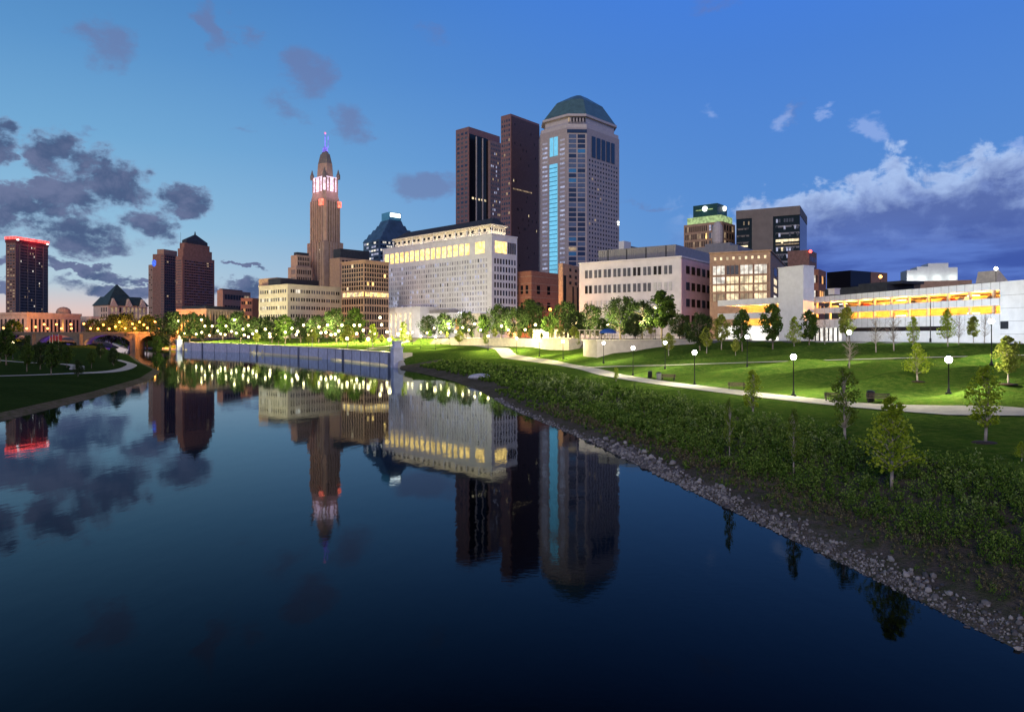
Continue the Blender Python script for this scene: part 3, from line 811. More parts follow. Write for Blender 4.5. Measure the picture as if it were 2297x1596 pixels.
for i in range(10): yy_ = L1 * (.04 + .90 * i / 9); q.box(4.1, 4.4, yy_ - .25, yy_ + .25, h + .9, hu - 1, M['court'])
q.build('attic_pier', b.root)
for i in range(12): b.point('ledge_light', (1.0, L1 * (.06 + .82 * i / 11), h + 1.6), 620, (1, .86, .62), .3)
for i in range(4): b.point('ledge_light', (L2 * (.15 + .6 * i / 3), 1.0, h + 1.6), 620, (1, .86, .62), .3)
# lower front wings
k = b
fx = -14
e0, e1 = b.uy(985), b.uy(892)
o = MB(); o.box(-16, -.1, e0, e1, 0, 20.5, M['court']); o.build('entrance_block', b.root)
for i in range(6):
    y = e0 + (e1 - e0) * (.22 + .58 * i / 5); q = MB(); q.box(-16.25, -15.9, y - .8, y + .8, 1, 16.5, M['lit']); q.build('entrance_window', b.root)
    b.point('entrance_light', (-18, y, 14.5), 260, (1, .75, .42), .25)
b.box('side_wing', -10, -.1, b.uy(1062), e0, 0, 16.0, M['court']); b.box('roof_vault', -9, -.5, b.uy(1030), e0 - 1, 16, 18.2, M['greymetal']); b.box('side_wing', -8, -.1, b.uy(1098), b.uy(1062), 0, 15.2, M['cream'])
b.box('side_wing', -14, -.1, e1, b.uy(822), 0, 15.5, M['court'])
for u_ in (.3, .45, .6):
    q = MB(); q.box(-14.3, -13.9, e1 + 28 * u_ - .5, e1 + 28 * u_ + .5, 10.5, 13, M['gglass']); q.build('entrance_window', b.root)
q = MB(); q.box(-14.3, -13.9, b.uy(838), b.uy(834), 3, 13.0, M['lit_w']); q.build('entrance_window', b.root)
q = MB(); q.box(-10.3, -9.9, b.uy(1056), b.uy(1049), 5, 12, M['lit_o']); q.build('entrance_window', b.root)
for i in range(4): b.point('facade_light', (-24, L1 * (.1 + .95 * i / 3), 5), 3400, (1, .93, .82), .6)
for i in range(3): b.point('facade_light', (-10, L1 * (.15 + .7 * i / 2), 16), 2400, (.9, .9, 1), .6)
b.point('facade_light', (L2 * .5, -16, 8), 2600, (.95, .95, 1), .6)
b.finish()

# 13 dark three-shaft tower
b = Bld('skyscraper', 'dark red-brown skyscraper made of three sheer granite shafts of different heights', 1145.7, 575, 49, 1123.6, 1209.8)
L1, L2 = b.L1, b.L2; h = b.z(255)
b.box('shaft', 0, L2, 0, L1, 0, h, M['redbrown'])
b.box('facing', L2 * .02, L2 * .99, -.5, 0, 0, h - 2, mat('dark_granite', (.085, .048, .05), .55, var=.1))
b.win('L', 4, 44, .04, .96, 4, h - 3, .6, .5, [M['gglass'], M['nglass'], M['lit_dim']], [.6, .36, .04])
b.win('R', 22, 45, .06, .94, 4, h - 6, .35, .5, [M['glass_d'], M['lit'], M['lit_w']], [.92, .05, .03], skip=.93, proud=.7)
b.win('R', 14, 1, .05, .72, b.z(424), b.z(420), .5, .8, [M['lit_dim']], proud=.7)
# left shaft and the middle link, in the same frame
def toloc(px, D):
    X, Y, _ = P(px, D); v = Matrix.Rotation(-b.phi, 3, 'Z') @ Vector((X - b.C[0], Y - b.C[1], 0)); return v.x, v.y
lx, ly = toloc(1051.6, 600)
l1 = 13.0; l2 = 40
zs = zat(284, 600) - b.zb
b.box('shaft', lx, lx + l2, ly, ly + l1 + 3, 0, zs, M['redbrown'])
b.box('shaft', lx + 24, lx + 46, ly - 3, ly + 12, 0, zat(306, 605) - b.zb, M['mauve'])
b.box('glass_strip', lx + 38, lx + 46, ly - 3.5, ly - 3, 0, zat(300, 605) - b.zb, mat('mauve_glass', (.16, .18, .28), .3, var=.1))
q = MB(); q.box(lx + .6, lx + 23.4, ly - .6, ly - .1, 0, zs - 6, M['glass_d']); q.build('dark_glazing', b.root)
for u in (8.0, 16.0): q = MB(); q.box(lx + u, lx + u + .8, ly - 1.4, ly - .6, 0, zs - 7, M['granite_b']); q.build('fin', b.root)
pl = ((lx, ly + l1 + 3), -math.pi / 2, l1 + 3)
b.win(pl, 3, 44, .05, .95, 4, zs - 3, .6, .5, [M['gglass'], M['nglass']], [.6, .4])
pl = ((lx + 24, ly - 3), 0, 14.0); b.win(pl, 6, 44, .03, .97, 4, zat(300, 592) - b.zb, .55, .5, [M['gglass'], M['lit_b'], M['lit_dim']], [.8, .12, .08])
pl = ((lx + 17, ly), -math.pi / 2, 9.0)
pl = ((lx, ly), 0, 23.0); b.win(pl, 5, 1, .1, .95, b.z(432), b.z(427), .5, .9, [M['lit']], proud=.8); b.win(pl, 4, 2, .1, .95, b.z(492), b.z(480), .4, .6, [M['lit_y'], M['glass_d']], [.6, .4], proud=.8)
b.finish()

# 14 granite tower with green mansard
b = Bld('skyscraper', 'pale granite skyscraper with a green copper mansard roof and a cyan glass strip', 1272, 525, 47, 1212, None)
a = 10.6; c, q = math.cos(b.phi), math.sin(b.phi)
X1 = b.C[0] + a * c + a * q; Y1 = b.C[1] + a * q - a * c
u = (1389 - CX) / F; b.L2 = (u * Y1 - X1) / (c - u * q)
L1, L2 = b.L1, b.L2; Wd = L2 + 2 * a
def oct2(i): return [(i * .7, 0 + i * .3), (a + i * .3, -a + i), (a + L2 - i * .3, -a + i), (Wd - i, i * .3), (Wd - i, L1), (a + L2, L1 + a - i), (a, L1 + a - i), (i * .7, L1)]
h = b.z(286)
def o2(i):
    cx_, cy_ = Wd / 2, L1 / 2; s_ = 1 - i
    return [(cx_ + (x - cx_) * s_, cy_ + (y - cy_) * s_) for x, y in oct2(0)]
o = MB(); o.prism(o2(0), 0, h, M['granite']); o.build('shaft', b.root)
o = MB(); o.prism(o2(.02), h, h + 3, M['granite_b']); o.build('parapet', b.root)
zA, zB, zC, zD = b.z(262, 6), b.z(256, 8), b.z(228, 20), b.z(213, 25)
o = MB(); o.prism(o2(.13), h + 3, zA, M['granite_b']); o.build('attic', b.root)
o = MB(); o.prism(o2(.06), zA - .5, zA + 1.2, M['granite_b']); o.build('cornice', b.root)
o = MB(); o.prism(o2(.08), zA + 1.2, zC, M['green_roof'], o2(.42)); o.prism(o2(.42), zC, zD, M['green_roof'], o2(.80)); ROOF = o.build('roof', b.root)
for fx_ in (.22, .72):
    g = MB(); ux_ = a + L2 * fx_; g.prism([(ux_, -a + 3), (ux_ + 8, -a + 3), (ux_ + 8, 10), (ux_, 10)], zA + 1.2, zB + 7, M['green_roof'], [(ux_ + 2, -a + 7), (ux_ + 6, -a + 7), (ux_ + 6, 10), (ux_ + 2, 10)]); g.build('dormer', ROOF)
PL = ((0, L1), -math.pi / 2, L1); PC = ((0, 0), -math.pi / 4, a * math.sqrt(2)); PR = ((a, -a), 0, L2)
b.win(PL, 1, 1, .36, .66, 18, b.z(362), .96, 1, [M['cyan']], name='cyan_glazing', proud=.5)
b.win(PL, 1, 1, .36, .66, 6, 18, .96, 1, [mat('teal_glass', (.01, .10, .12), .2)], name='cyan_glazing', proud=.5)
q = MB()
for i in range(34): q.obox(*PL[:2], L1 * .365, L1 * .655, .5, .75, 18 + i * (b.z(362) - 18) / 34, 18.5 + i * (b.z(362) - 18) / 34, M['bglass'])
q.build('transom', b.root)
b.win(PC, 6, 1, .02, .98, h + 4, zA - 1.5, .5, .7, [M['glass'], M['lit_dim']], [.7, .3], name='attic_window', proud=-1.2)
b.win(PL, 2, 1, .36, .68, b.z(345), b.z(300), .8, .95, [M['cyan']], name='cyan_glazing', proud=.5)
b.win(PL, 1, 38, .03, .33, 16, b.z(306), .62, .42, [mat('pale_window', (.55, .55, .68), .3, var=.1), M['lit_b']], [.45, .55])
b.win(PL, 1, 38, .69, .97, 16, b.z(306), .62, .42, [mat('pale_window', (.55, .55, .68), .3, var=.1), M['lit_b']], [.45, .55])
b.win(PC, 2, 40, .05, .95, 6, b.z(300), .85, .78, [M['nglass'], mat('slate_glass', (.10, .14, .24), .15), M['bglass'], M['lit_dim']], [.4, .45, .12, .03])
b.win(PR, 11, 38, .04, .96, 6, b.z(352), .42, .45, [M['glass'], M['nglass'], M['lit_dim']], [.5, .485, .015])
b.win(PR, 5, 1, .12, .86, b.z(350), b.z(300), .72, .95, [M['nglass']], name='tall_glazing', proud=.4)
b.win(PR, 1, 2, .93, .99, b.z(492), b.z(480), .9, .5, [M['signwhite']], name='bright_window', proud=.6)
b.win(PC, 1, 1, 0, 1, b.z(298), b.z(290), 1, .95, [M['nglass']], proud=.4)
for fr in (.2, .5, .75): b.win(((a * .9, -a * .9 + 6), 0, L2), 1, 1, fr, fr + .1, h + 6, b.z(266), .7, .8, [M['lit_o'], M['glass']], [.5, .5], inset=0)
b.finish()

# 15 lower blocks between
b = Bld('office_building', 'rust brick block with banded walls lit orange from the street', 1192, 440, 50, 1150, 1262)
h = b.z(607); b.box('wall', 0, b.L2 + 8, 0, b.L1 + 4, 0, h, M['rust'])
o = MB()
for i in range(9): o.box(-.15, b.L2 + 8, -.15, b.L1 + 4, h * (i + .8) / 9.6, h * (i + .8) / 9.6 + .35, M['tan'])
o.build('string_course', b.root)
b.win('R', 2, 2, .05, .7, h * .35, h * .85, .3, .5, [M['glass_d']]); b.win('L', 3, 3, .1, .9, 4, h * .85, .5, .5, [M['glass']])
b.point('street_glow', (-9, 6, 4), 7000, (1, .38, .07), 1); b.point('street_glow', (b.L2 * .6, -9, 4), 6000, (1, .30, .06), 1); b.finish()
b = Bld('office_building', 'tan brick block with tall dark window slots left of the lavender block', 1262, 350, 62, 1253, 1312)
h = b.z(590); b.box('wall', 0, b.L2, 0, b.L1, 0, h, M['tan'])
b.win('R', 1, 1, .02, .16, 2, h - 6, .8, 1, [M['glass_d']]); b.win('R', 2, 1, .35, .75, 2, h - 11, .3, 1, [M['glass']]); b.win('R', 3, 3, .2, .95, h - 11, h - 1, .35, .45, [M['glass']]); b.finish()

# 16 lavender federal block
b = Bld('government_building', 'wide lavender-white block with paired windows and a grey metal penthouse', 1528, 300, 54, 1299, 1637)
L1, L2 = b.L1, b.L2; h = b.z(577)
b.box('wall', .15, L2, 0.15, L1, 0, h, M['lavender']); b.box('side_facing', 0.3, L2 + .15, -.15, .15, 5, h - .4, M['pink_lit'])  # thin skin on the right side carries the pink light as colour
b.box('parapet', -.15, L2 + .3, -.3, L1 + .2, h, h + .7, M['lavender'])
hp = b.z(549); yl = b.uy(1500)
b.box('penthouse', 6, L2 * .98, 5, L1 * .86, h + .7, hp + 1.2, M['greymetal'])
q = MB()
for i in range(36): q.box(5.8, 6.0, 5 + (L1 * .86 - 5) * i / 36, 5 + (L1 * .86 - 5) * i / 36 + .5, h + .8, hp + 1, M['darkmetal' if i % 9 == 4 else 'greymetal'])
q.build('louvre', b.root)
zw = [h - 7.2 * k for k in range(1, 6)]
for i, z0 in enumerate(zw[:4]):
    b.win('L', 9, 1, .05, .93, z0, z0 + 4.4, .66, .85, [M['glass'], M['gglass'], mat('pale_blind_window', (.42, .42, .48), .5)], [[.25, .5, .25], [.15, .5, .35], [.0, .2, .8], [0, .08, .92]][i], pair=True)
    b.win('R', 9, 1, .06, .97, z0 + .3, z0 + 4.3, .6, .85, [M['glass'], M['nglass']], [.6, .4], proud=.35)
b.win('R', 9, 1, .06, .97, zw[4] + .5, zw[4] + 4.4, .6, .8, [M['glass']], proud=.35)
b.finish()
b = Bld('office_building', 'small white rooftop block peeping over the lavender block', 1400, 480, 50, 1388, 1425)
h = b.z(540); b.box('wall', 0, b.L2 * .6, 0, b.L1, 0, h, M['white']); b.box('roof', 1, b.L2 * 1.9, 1, b.L1, 0, h - 2.5, M['navy']); b.finish()

# 17 tower with green crown
b = Bld('office_tower', 'brown tower with a green floodlit crown and glowing roof sign', 1620, 500, 50, 1534, 1649)
L1, L2 = b.L1, b.L2; h = b.z(496)
b.box('shaft', 0, L2, 0, L1, 0, h, M['tan'])
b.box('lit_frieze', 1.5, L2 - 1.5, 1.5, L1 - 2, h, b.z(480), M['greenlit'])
b.box('crown', 3, L2 - 3, 5, L1 - 6, b.z(480), b.z(452), mat('dark_green_panel', (.01, .06, .06), .5))
o = MB()
y1 = L1 * .5
o.lathe([(0.2, -1.9), (1.4, -1.5), (2.0, 0), (1.4, 1.5), (.2, 1.9)], M['signwhite'], 12); o.build('sign', b.root, loc=(2.6, L1 * .48, b.z(462)))
o = MB(); o.lathe([(0.2, -1.9), (1.1, -1.5), (1.6, 0), (1.1, 1.5), (.2, 1.9)], M['signwhite'], 12); o.build('sign', b.root, loc=(L2 * .6, 4.2, b.z(460)))
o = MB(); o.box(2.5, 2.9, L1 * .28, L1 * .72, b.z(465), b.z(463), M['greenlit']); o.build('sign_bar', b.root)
b.win('L', 11, 14, .03, .62, 4, h - 1, .5, .7, [M['glass'], M['lit_dim'], M['lit_y']], [.88, .1, .02])
b.win('L', 5, 14, .66, .98, 4, h - 1, .7, .7, [mat('slate_glass', (.10, .13, .20), .2), M['gglass'], M['lit_b']], [.5, .35, .15])
b.win('R', 4, 14, .1, .9, 4, h - 1, .5, .7, [M['glass'], M['lit_dim']], [.9, .1])
o = MB(); o.lathe([(2.6, 0), (3.8, 3), (4.0, 10), (3.6, 14), (2.2, 17), (.3, 18)], M['granite_b'], 14); o.build('turret', b.root, loc=(-1, 3, h - 18)); 
o = MB(); o.box(-2.6, -1.2, .8, 3.6, h - 40, h - 19, mat('lilac_lit_panel', (.3, .28, .5), .6, var=0, emit=(.45, .38, .9), es=.3)); o.build('lit_pier', b.root)
b.finish()

# 18 big brown-grey concrete tower
b = Bld('office_tower', 'broad brown-grey concrete tower with a blank centre slab and glazed ends', 1794, 470, 62, 1651, 1810)
L1, L2 = b.L1, b.L2; h = b.z(461)
y_a, y_b = b.uy(1766 - 32), b.uy(1700 - 16)
b.box('shaft', 0.8, L2, 0, L1, 0, h - 6, M['glass_d']); b.box('crown', 0, L2 + .2, -.2, L1, h - 6, h, M['concrete'])
b.box('centre_slab', -.4, 0.8, b.uy(1762 - 28), b.uy(1719 - 32), 0, h - 5.9, M['concrete'])
q = MB()
for i in range(16): q.box(.4, .8, .3, b.uy(1740), 3 + i * (h - 12) / 16, 3 + i * (h - 12) / 16 + 1.2, M['greymetal'])
q.build('spandrel', b.root)
q = MB()
for i in range(16): q.box(.4, .8, b.uy(1680), L1 - .5, 3 + i * (h - 12) / 16, 3 + i * (h - 12) / 16 + 1.2, M['concrete'])
q.build('spandrel', b.root)
pl = ((.4, b.uy(1737)), -math.pi / 2, b.uy(1737)); b.win(pl, 9, 16, .05, .97, 4.4, h - 6.8, .7, .5, [M['glass_d'], M['gglass'], M['lit_b'], M['lit']], [.4, .4, .15, .05], skip=.35)
b.win(pl, 9, 1, .05, .97, b.z(540), b.z(534), .9, .9, [M['lit']], proud=.6); b.win(pl, 9, 1, .05, .97, b.z(547), b.z(544), .9, .9, [M['lit_dim']], proud=.6)
pl = ((.4, L1), -math.pi / 2, L1 - b.uy(1682)); b.win(pl, 8, 16, .05, .97, 4.4, h - 6.8, .7, .5, [M['glass_d'], M['lit_dim'], M['lit']], [.85, .11, .04], skip=.35)
b.win(pl, 6, 1, .3, .85, b.z(547), b.z(543), .9, .9, [M['lit']], proud=.6)
b.finish()
b = Bld('office_building', 'grey plant block standing behind the lit glass block', 1655, 400, 55, 1560, 1740)
h = b.z(541); b.box('wall', 0, b.L2 * .7, 0, b.L1, 0, h - 2, M['greymetal']); b.box('upper_storey', 2, b.L2 * .65, 5, b.L1 * .8, h - 2, h, M['greymetal']); b.finish()

# 19 lit glass block
b = Bld('office_building', 'brick and glass block with three floors of bright open-plan windows', 1728, 285, 64, 1592, 1790)
L1, L2 = b.L1, b.L2; h = b.z(563)
b.box('wall', 0, L2, 0, L1, 0, h, M['tan']); b.box('cornice', -.4, L2 + .3, -.4, L1 + .3, h, h + .6, M['tan'])
b.win('L', 9, 1, .04, .97, h - 3.2, h - 1.2, .35, .6, [M['lit']], name='attic_window')
zs_ = [(b.z(614), b.z(590), 'w'), (b.z(634), b.z(616), 'y'), (b.z(652), b.z(636), 'y'), (b.z(675), b.z(655), 'd')]
for z0, z1, kk in zs_:
    b.win('L', 4, 1, .04, .66 + .3, z0, z1, .86, .85, {'w': [M['lit_w'], M['gglass']], 'y': [M['lit'], M['lit_w']], 'd': [M['lit_dim'], M['lit']]}[kk], {'w': [.6, .4], 'y': [.8, .2], 'd': [.6, .4]}[kk], name='glazing')
    q = MB()
    for i in range(13): q.obox(*b.plane('L')[:2], L1 * (.04 + .92 * i / 12) - .12, L1 * (.04 + .92 * i / 12) + .12, 0, .3, z0, z1, M['brown'])
    q.build('mullion', b.root)
    b.win('R', 6, 1, .05, .95, z0, z1, .5, .75, [M['glass'], M['lit'], M['lit_w']], [.45, .4, .15])
b.finish()
b = Bld('office_building', 'dark slab with a red beacon and an orange brick flank behind the white stair tower', 1815, 420, 55, 1790, 1832)
h = b.z(560); b.box('wall', 0, b.L2, 0, b.L1 + 6, 0, h, M['brown']); q = MB(); q.lathe([(.5, 0), (1.0, .8), (.5, 1.7)], M['redlamp'], 8); q.build('beacon', b.root, loc=(-1, -1, h - 2))
b.win('R', 4, 8, .1, .9, 3, h - 2, .5, .5, [M['glass_d']]); b.finish()
b = Bld('office_building', 'orange-brick building end with a few lit windows at the city edge', 1836, 300, 55, 1824, 1853)
h = b.z(603); b.box('wall', 0, b.L2, 0, b.L1, 0, h, M['rust']); b.win('R', 3, 4, .1, .9, 3, h - 1, .6, .5, [M['lit_o'], M['glass'], M['lit_dim']], [.4, .3, .3]); b.win('L', 2, 4, .1, .9, 3, h - 1, .6, .5, [M['lit_w'], M['glass']], [.4, .6]); b.finish()

# 20 long white car park building
Cpx = 2345; ub = (Cpx - CX) / F
s_ = (91 - ub * 130) / (.225 + ub * .974); cY = 130 + .974 * s_
b = Bld('parking_garage', 'long white concrete parking building with orange-lit open decks', Cpx, cY, 13, 1808, None)
b.L2 = 60; L1 = b.L1; zt = 20 - b.zb; z = lambda v: v - b.zb
ye = b.uy(2243)
def joints(q, z0, z1):
    for i in range(30):
        y = ye + (L1 - ye) * i / 30; q.box(-.02, .002, y, y + .07, z0, z1, M['greymetal'])
q = MB(); joints(q, z(18.5), zt); q.box(0, .5, 0, L1, z(18.5), zt, M['white']); q.build('parapet_band', b.root)
q = MB(); joints(q, z(15.6), z(17.0)); q.box(0, .5, ye, L1, z(15.6), z(17.0), M['white']); q.build('deck_band', b.root)
q = MB(); joints(q, z(11.9), z(14.1)); q.box(0, .5, ye, L1, z(11.9), z(14.1), M['white']); q.build('deck_band', b.root)
q = MB(); q.box(0, .5, 0, ye, 0, z(18.5), M['white'])
for zz_ in (10.2, 12.6, 15.0, 17.4): q.box(-.02, .002, 0, ye - .1, z(zz_), z(zz_) + .06, M['greymetal'])
q.build('end_wall', b.root)
yg = b.uy(1888); yb0, yb1 = b.uy(2133), b.uy(1905)
q = MB(); q.box(0, .5, ye, yb0, 0, z(11.9), M['white']); q.box(0, .5, yb0, yg, 0, z(10.95), M['white']); q.box(.3, .6, yb0, yg, z(10.95), z(11.9), M['glass_d']); q.build('base_wall', b.root)
q = MB(); q.box(.4, .7, yg, L1, .2, z(11.9), M['white_g']); q.build('shop_glazing', b.root)
q = MB()
for i in range(9): q.box(.1, .4, yg + (L1 - yg) * i / 8 - .12, yg + (L1 - yg) * i / 8 + .12, .2, z(11.9), M['darkmetal'])
q.build('mullion', b.root)
q = MB(); q.box(13, 13.5, 0, L1, 0, zt - 1.5, mat('garage_inner_wall', (.45, .33, .2), .8)); q.build('inner_wall', b.root)
for zf in (16.35, 12.9):
    q = MB(); q.box(.5, 13, .2, L1 - .2, z(zf) - .35, z(zf), M['white']); q.build('deck', b.root)
q = MB(); q.box(0.5, 40, .2, L1 - .2, zt - 1.2, zt - .9, M['white']); q.build('roof_deck', b.root)
q = MB()
for i in range(11): q.box(1.2, 1.7, ye + (L1 - ye) * (i + .5) / 11 - .2, ye + (L1 - ye) * (i + .5) / 11 + .2, z(12.9), zt - 1.2, M['cream'])
q.build('column_row', b.root)
for k in range(9):
    for zf in (18.25, 14.75):
        y = ye + (L1 - ye) * (k + .45) / 9
        b.point('deck_light', (5.5, y, z(zf) - .3), 6500, (1, .36, .045), .3)
        if k % 3 == 1:
            q = MB(); q.box(3.5, 3.9, y - 1.3, y + 1.3, z(zf) - .35, z(zf) - .2, M['signwhite']); q.build('ceiling_light', b.root)
for pf_ in (2290, 2230, 2130, 2030): b.point('facade_light', (-9, b.uy(pf_), 4), 1600, (.85, .95, 1), .5)  # unseen lights added to brighten the white wall
b.box('notice_board', -.12, -.02, b.uy(2262), b.uy(2245), z(11.2), z(12.6), M['darkmetal'])
b.finish()
# cars on the decks
CAR = {}
def car(loc, rz, color, label, group='cars parked on the orange-lit decks'):
    r = empty('parked_car', loc, rz, label, 'car', group)
    if 'm' not in CAR:
        q = MB(); q.prism([(-2.2, -.9), (2.2, -.9), (2.2, .9), (-2.2, .9)], .3, .85, color, [(-2.15, -.88), (2.1, -.88), (2.1, .88), (-2.15, .88)])
        q.prism([(-1.5, -.85), (1.1, -.85), (1.1, .85), (-1.5, .85)], .85, 1.42, color, [(-1.0, -.7), (.5, -.7), (.5, .7), (-1.0, .7)])
        CAR['m'] = q.mesh('body')
        q = MB(); q.tube((0, -.1, 0), (0, .1, 0), .33, .33, M['metal'], 12); CAR['w'] = q.mesh('wheel')
    o = bpy.data.objects.new('body', CAR['m'].copy()); o.data.materials.clear(); o.data.materials.append(color); COL.objects.link(o); o.parent = r
    for x in (-1.35, 1.35):
        for y in (-.85, .85):
            w = bpy.data.objects.new('wheel', CAR['w']); COL.objects.link(w); w.parent = r; w.location = (x, y, .33)
ca, sa = math.cos(R(13)), math.sin(R(13))
k = 0
cc = [mat('car_paint_dark', (.03, .03, .04), .3), mat('car_paint_silver', (.35, .36, .38), .3, .5), mat('car_paint_red', (.25, .03, .02), .3)]
for zf, nm in ((16.35, 'upper'), (12.9, 'lower')):
    for i, f in enumerate((.08, .2, .27, .42, .62, .7, .78, .9)):
        yl_ = ye + (L1 - ye) * f
        car((b.C[0] + ca * 4.2 - sa * yl_, b.C[1] + sa * 4.2 + ca * yl_, zf), R(13), cc[k % 3], ('car parked on the %s orange-lit deck of the white parking building' % nm)); k += 1

b = Bld('stair_tower', 'blank white square tower block rising from the long parking building', 1802, 178, 30, 1746, 1826)
h = b.z(597); b.box('wall', 0, b.L2, 0, b.L1, 0, h, M['white']); b.box('coping', -.15, b.L2 + .15, -.15, b.L1 + .15, h, h + .3, M['white']); b.finish()
b = Bld('parking_garage', 'short white parking wing with one orange-lit deck left of the blank tower', 1762, 187, 34, 1610, None)
b.L2 = 30; L1 = b.L1; zt = b.z(666); z = lambda v: v - b.zb
q = MB(); q.box(0, .5, 0, L1, zt - 1.7, zt, M['white']); q.build('parapet_band', b.root)
q = MB(); q.box(0, .5, 0, L1, zt - 5.6, zt - 3.9, M['white']); q.build('deck_band', b.root)
q = MB(); q.box(.3, .6, 0, L1, 0, zt - 7.6, M['white_g']); q.build('shop_glazing', b.root)
q = MB(); q.box(10, 10.4, 0, L1, 0, zt - 1, mat('garage_inner_wall', (.45, .33, .2), .8)); q.build('inner_wall', b.root)
for zf in (zt - 4.5, zt - 7.9):
    q = MB(); q.box(.5, 10, 0, L1, zf - .35, zf, M['white']); q.build('deck', b.root)
q = MB(); q.box(.5, 10, 0, L1, zt - 1.6, zt - 1.3, M['white']); q.build('roof_deck', b.root)
for k_ in range(3):
    for zf in (zt - 2.1, zt - 6): b.point('deck_light', (5, L1 * (k_ + .5) / 3, zf), 3000, (1, .46, .07), .3)
b.finish()

# 21 far right skyline
b = Bld('office_building', 'black cube building with an orange lamp beside it', 1908, 330, 30, 1905, 1989)
h = b.z(606); b.box('wall', 0, b.L2, 0, b.L1 + 12, 0, h, M['glass_d']); b.box('side_facing', b.L2 * .55, b.L2 + .2, -.2, 0, h - 8, h, M['brown']); b.finish()
b = Bld('apartment_building', 'pale stepped hotel block, floodlit white, on the skyline', 2130, 420, 75, 2020, 2148)
L1, L2 = b.L1, b.L2; b.root.name = 'apartment_building'
yy = b.uy
for (pa, pb, yt) in ((2020, 2042, 608), (2042, 2066, 601), (2066, 2110, 594), (2110, 2130, 604)):
    o = MB(); o.box(0, L2, yy(pb) if pb < 2130 else 0, yy(pa), 0, b.z(yt), mat('floodlit_render', (.72, .74, .72), .7, var=.04)); o.build('wing', b.root)
b.win('L', 20, 8, .03, .97, b.z(640), b.z(609), .45, .5, [M['glass'], M['gglass']], [.6, .4]); [b.point('facade_light', (-16, L1 * f_, b.z(628)), 520, (.92, 1, .94), 1) for f_ in (.1, .4, .7, .95)]; b.finish()
b = Bld('office_building', 'brick block with small windows just below the pale stepped hotel', 2160, 330, 70, 2050, 2180)
h = b.z(633); b.box('wall', 0, b.L2, 0, b.L1, 0, h, M['tan']); b.win('L', 16, 1, .03, .97, h - 4, h - 1, .45, .5, [M['lit_dim'], M['glass']], [.4, .6]); b.finish()
b = Bld('warehouse', 'long low dark-roofed shed behind the parking building', 1990, 240, 20, 1850, 2050)
h = b.z(637); b.box('wall', 0, b.L2, 0, b.L1, 0, h, M['darkroof']); b.box('roof', 2, b.L2, -4, b.L1 * .5, h, h + 1, M['darkroof']); b.finish()
b = Bld('warehouse', 'dark flat roof with a pale gable seen above the right end of the parking building', 2235, 200, 20, 2150, 2400)
h = b.z(632); b.box('wall', 0, b.L2, 0, b.L1, 0, h, M['darkroof']); q = MB(); x0 = b.ux(2250); q.poly([(-.2, 0, h), (5, -.2, h), (0.8, -.2, h + 3.4), (-.2, 6, h), (5, 6, h), (.8, 6, h + 3.4)], [(0, 1, 2), (0, 3, 4, 1), (1, 4, 5, 2), (0, 2, 5, 3), (3, 5, 4)], M['cream']); q.build('gable', b.root)
b.finish()
b = Bld('roof_plant', 'small white rooftop unit on the dark shed', 1872, 235, 20, 1858, 1884, zb=zat(660, 235), cat='roof unit')
b.box('casing', 0, b.L2, 0, b.L1, 0, zat(648, 235) - b.zb, M['white']); b.box('lid', -.2, b.L2 + .2, -.2, b.L1 + .2, zat(648, 235) - b.zb, zat(648, 235) - b.zb + .3, M['white'])

# ------------------------------------------------------------------ river wall, pylon, terrace walls, bridge
def wall_thing(name, label, pts, tops, bot, th, m, side=1, panel=None, cop=None, cat='wall', rib_every=1):
    root = empty(name, (*pts[0], 0), 0, label, cat)
    O = Vector((*pts[0], 0))
    for i in range(len(pts) - 1):
        a, c = Vector(pts[i]), Vector(pts[i + 1]); d = (c - a); L = d.length; ang = math.atan2(d.y, d.x)
        q = MB(); o_ = (a.x - O.x, a.y - O.y)
        co, si = math.cos(ang), math.sin(ang)
        def PP(u, n, z): return (o_[0] + co * u + si * n, o_[1] + si * u - co * n, z)
        z0a, z1a = tops[i], tops[i + 1]
        v = [PP(0, 0, bot), PP(L, 0, bot), PP(L, -th, bot), PP(0, -th, bot), PP(0, 0, z0a), PP(L, 0, z1a), PP(L, -th, z1a), PP(0, -th, z0a)]
        q.poly(v, [(0, 3, 2, 1), (4, 5, 6, 7), (0, 1, 5, 4), (1, 2, 6, 5), (2, 3, 7, 6), (3, 0, 4, 7)], m)
        q.build('panel', root)
        if cop:
            q = MB(); v = [PP(0, .25, z0a), PP(L, .25, z1a), PP(L, -th - .3, z1a), PP(0, -th - .3, z0a), PP(0, .25, z0a + .35), PP(L, .25, z1a + .35), PP(L, -th - .3, z1a + .35), PP(0, -th - .3, z0a + .35)]
            q.poly(v, [(0, 3, 2, 1), (4, 5, 6, 7), (0, 1, 5, 4), (1, 2, 6, 5), (2, 3, 7, 6), (3, 0, 4, 7)], cop); q.build('coping', root)
        if panel and i % rib_every == 0:
            w, dp = (.6, .6) if (i // rib_every) % 5 == 2 else (.16, .16)
            q = MB(); v = [PP(-w, .02, bot), PP(w, .02, bot), PP(w, dp, bot), PP(-w, dp, bot), PP(-w, .02, z0a + .1), PP(w, .02, z0a + .1), PP(w, dp, z0a + .1), PP(-w, dp, z0a + .1)]
            q.poly([*v], [(0, 1, 2, 3), (7, 6, 5, 4), (4, 5, 1, 0), (5, 6, 2, 1), (6, 7, 3, 2), (7, 4, 0, 3)], panel); q.build('pilaster', root)
    return root
ys = []
y = 219.7
while y < 464: ys.append(y); y += 4.2 + (y - 219) * .012
ys.append(464)
pts = [(float(xR(v)) + 0.2, v) for v in ys]
pts = pts[::-1]
tops = [float(np.interp(p_[1], [219, 464], [4.3, 5.2])) for p_ in pts]
DARKST = mat('dark_joint_stone', (.10, .12, .20), .8, var=.15)
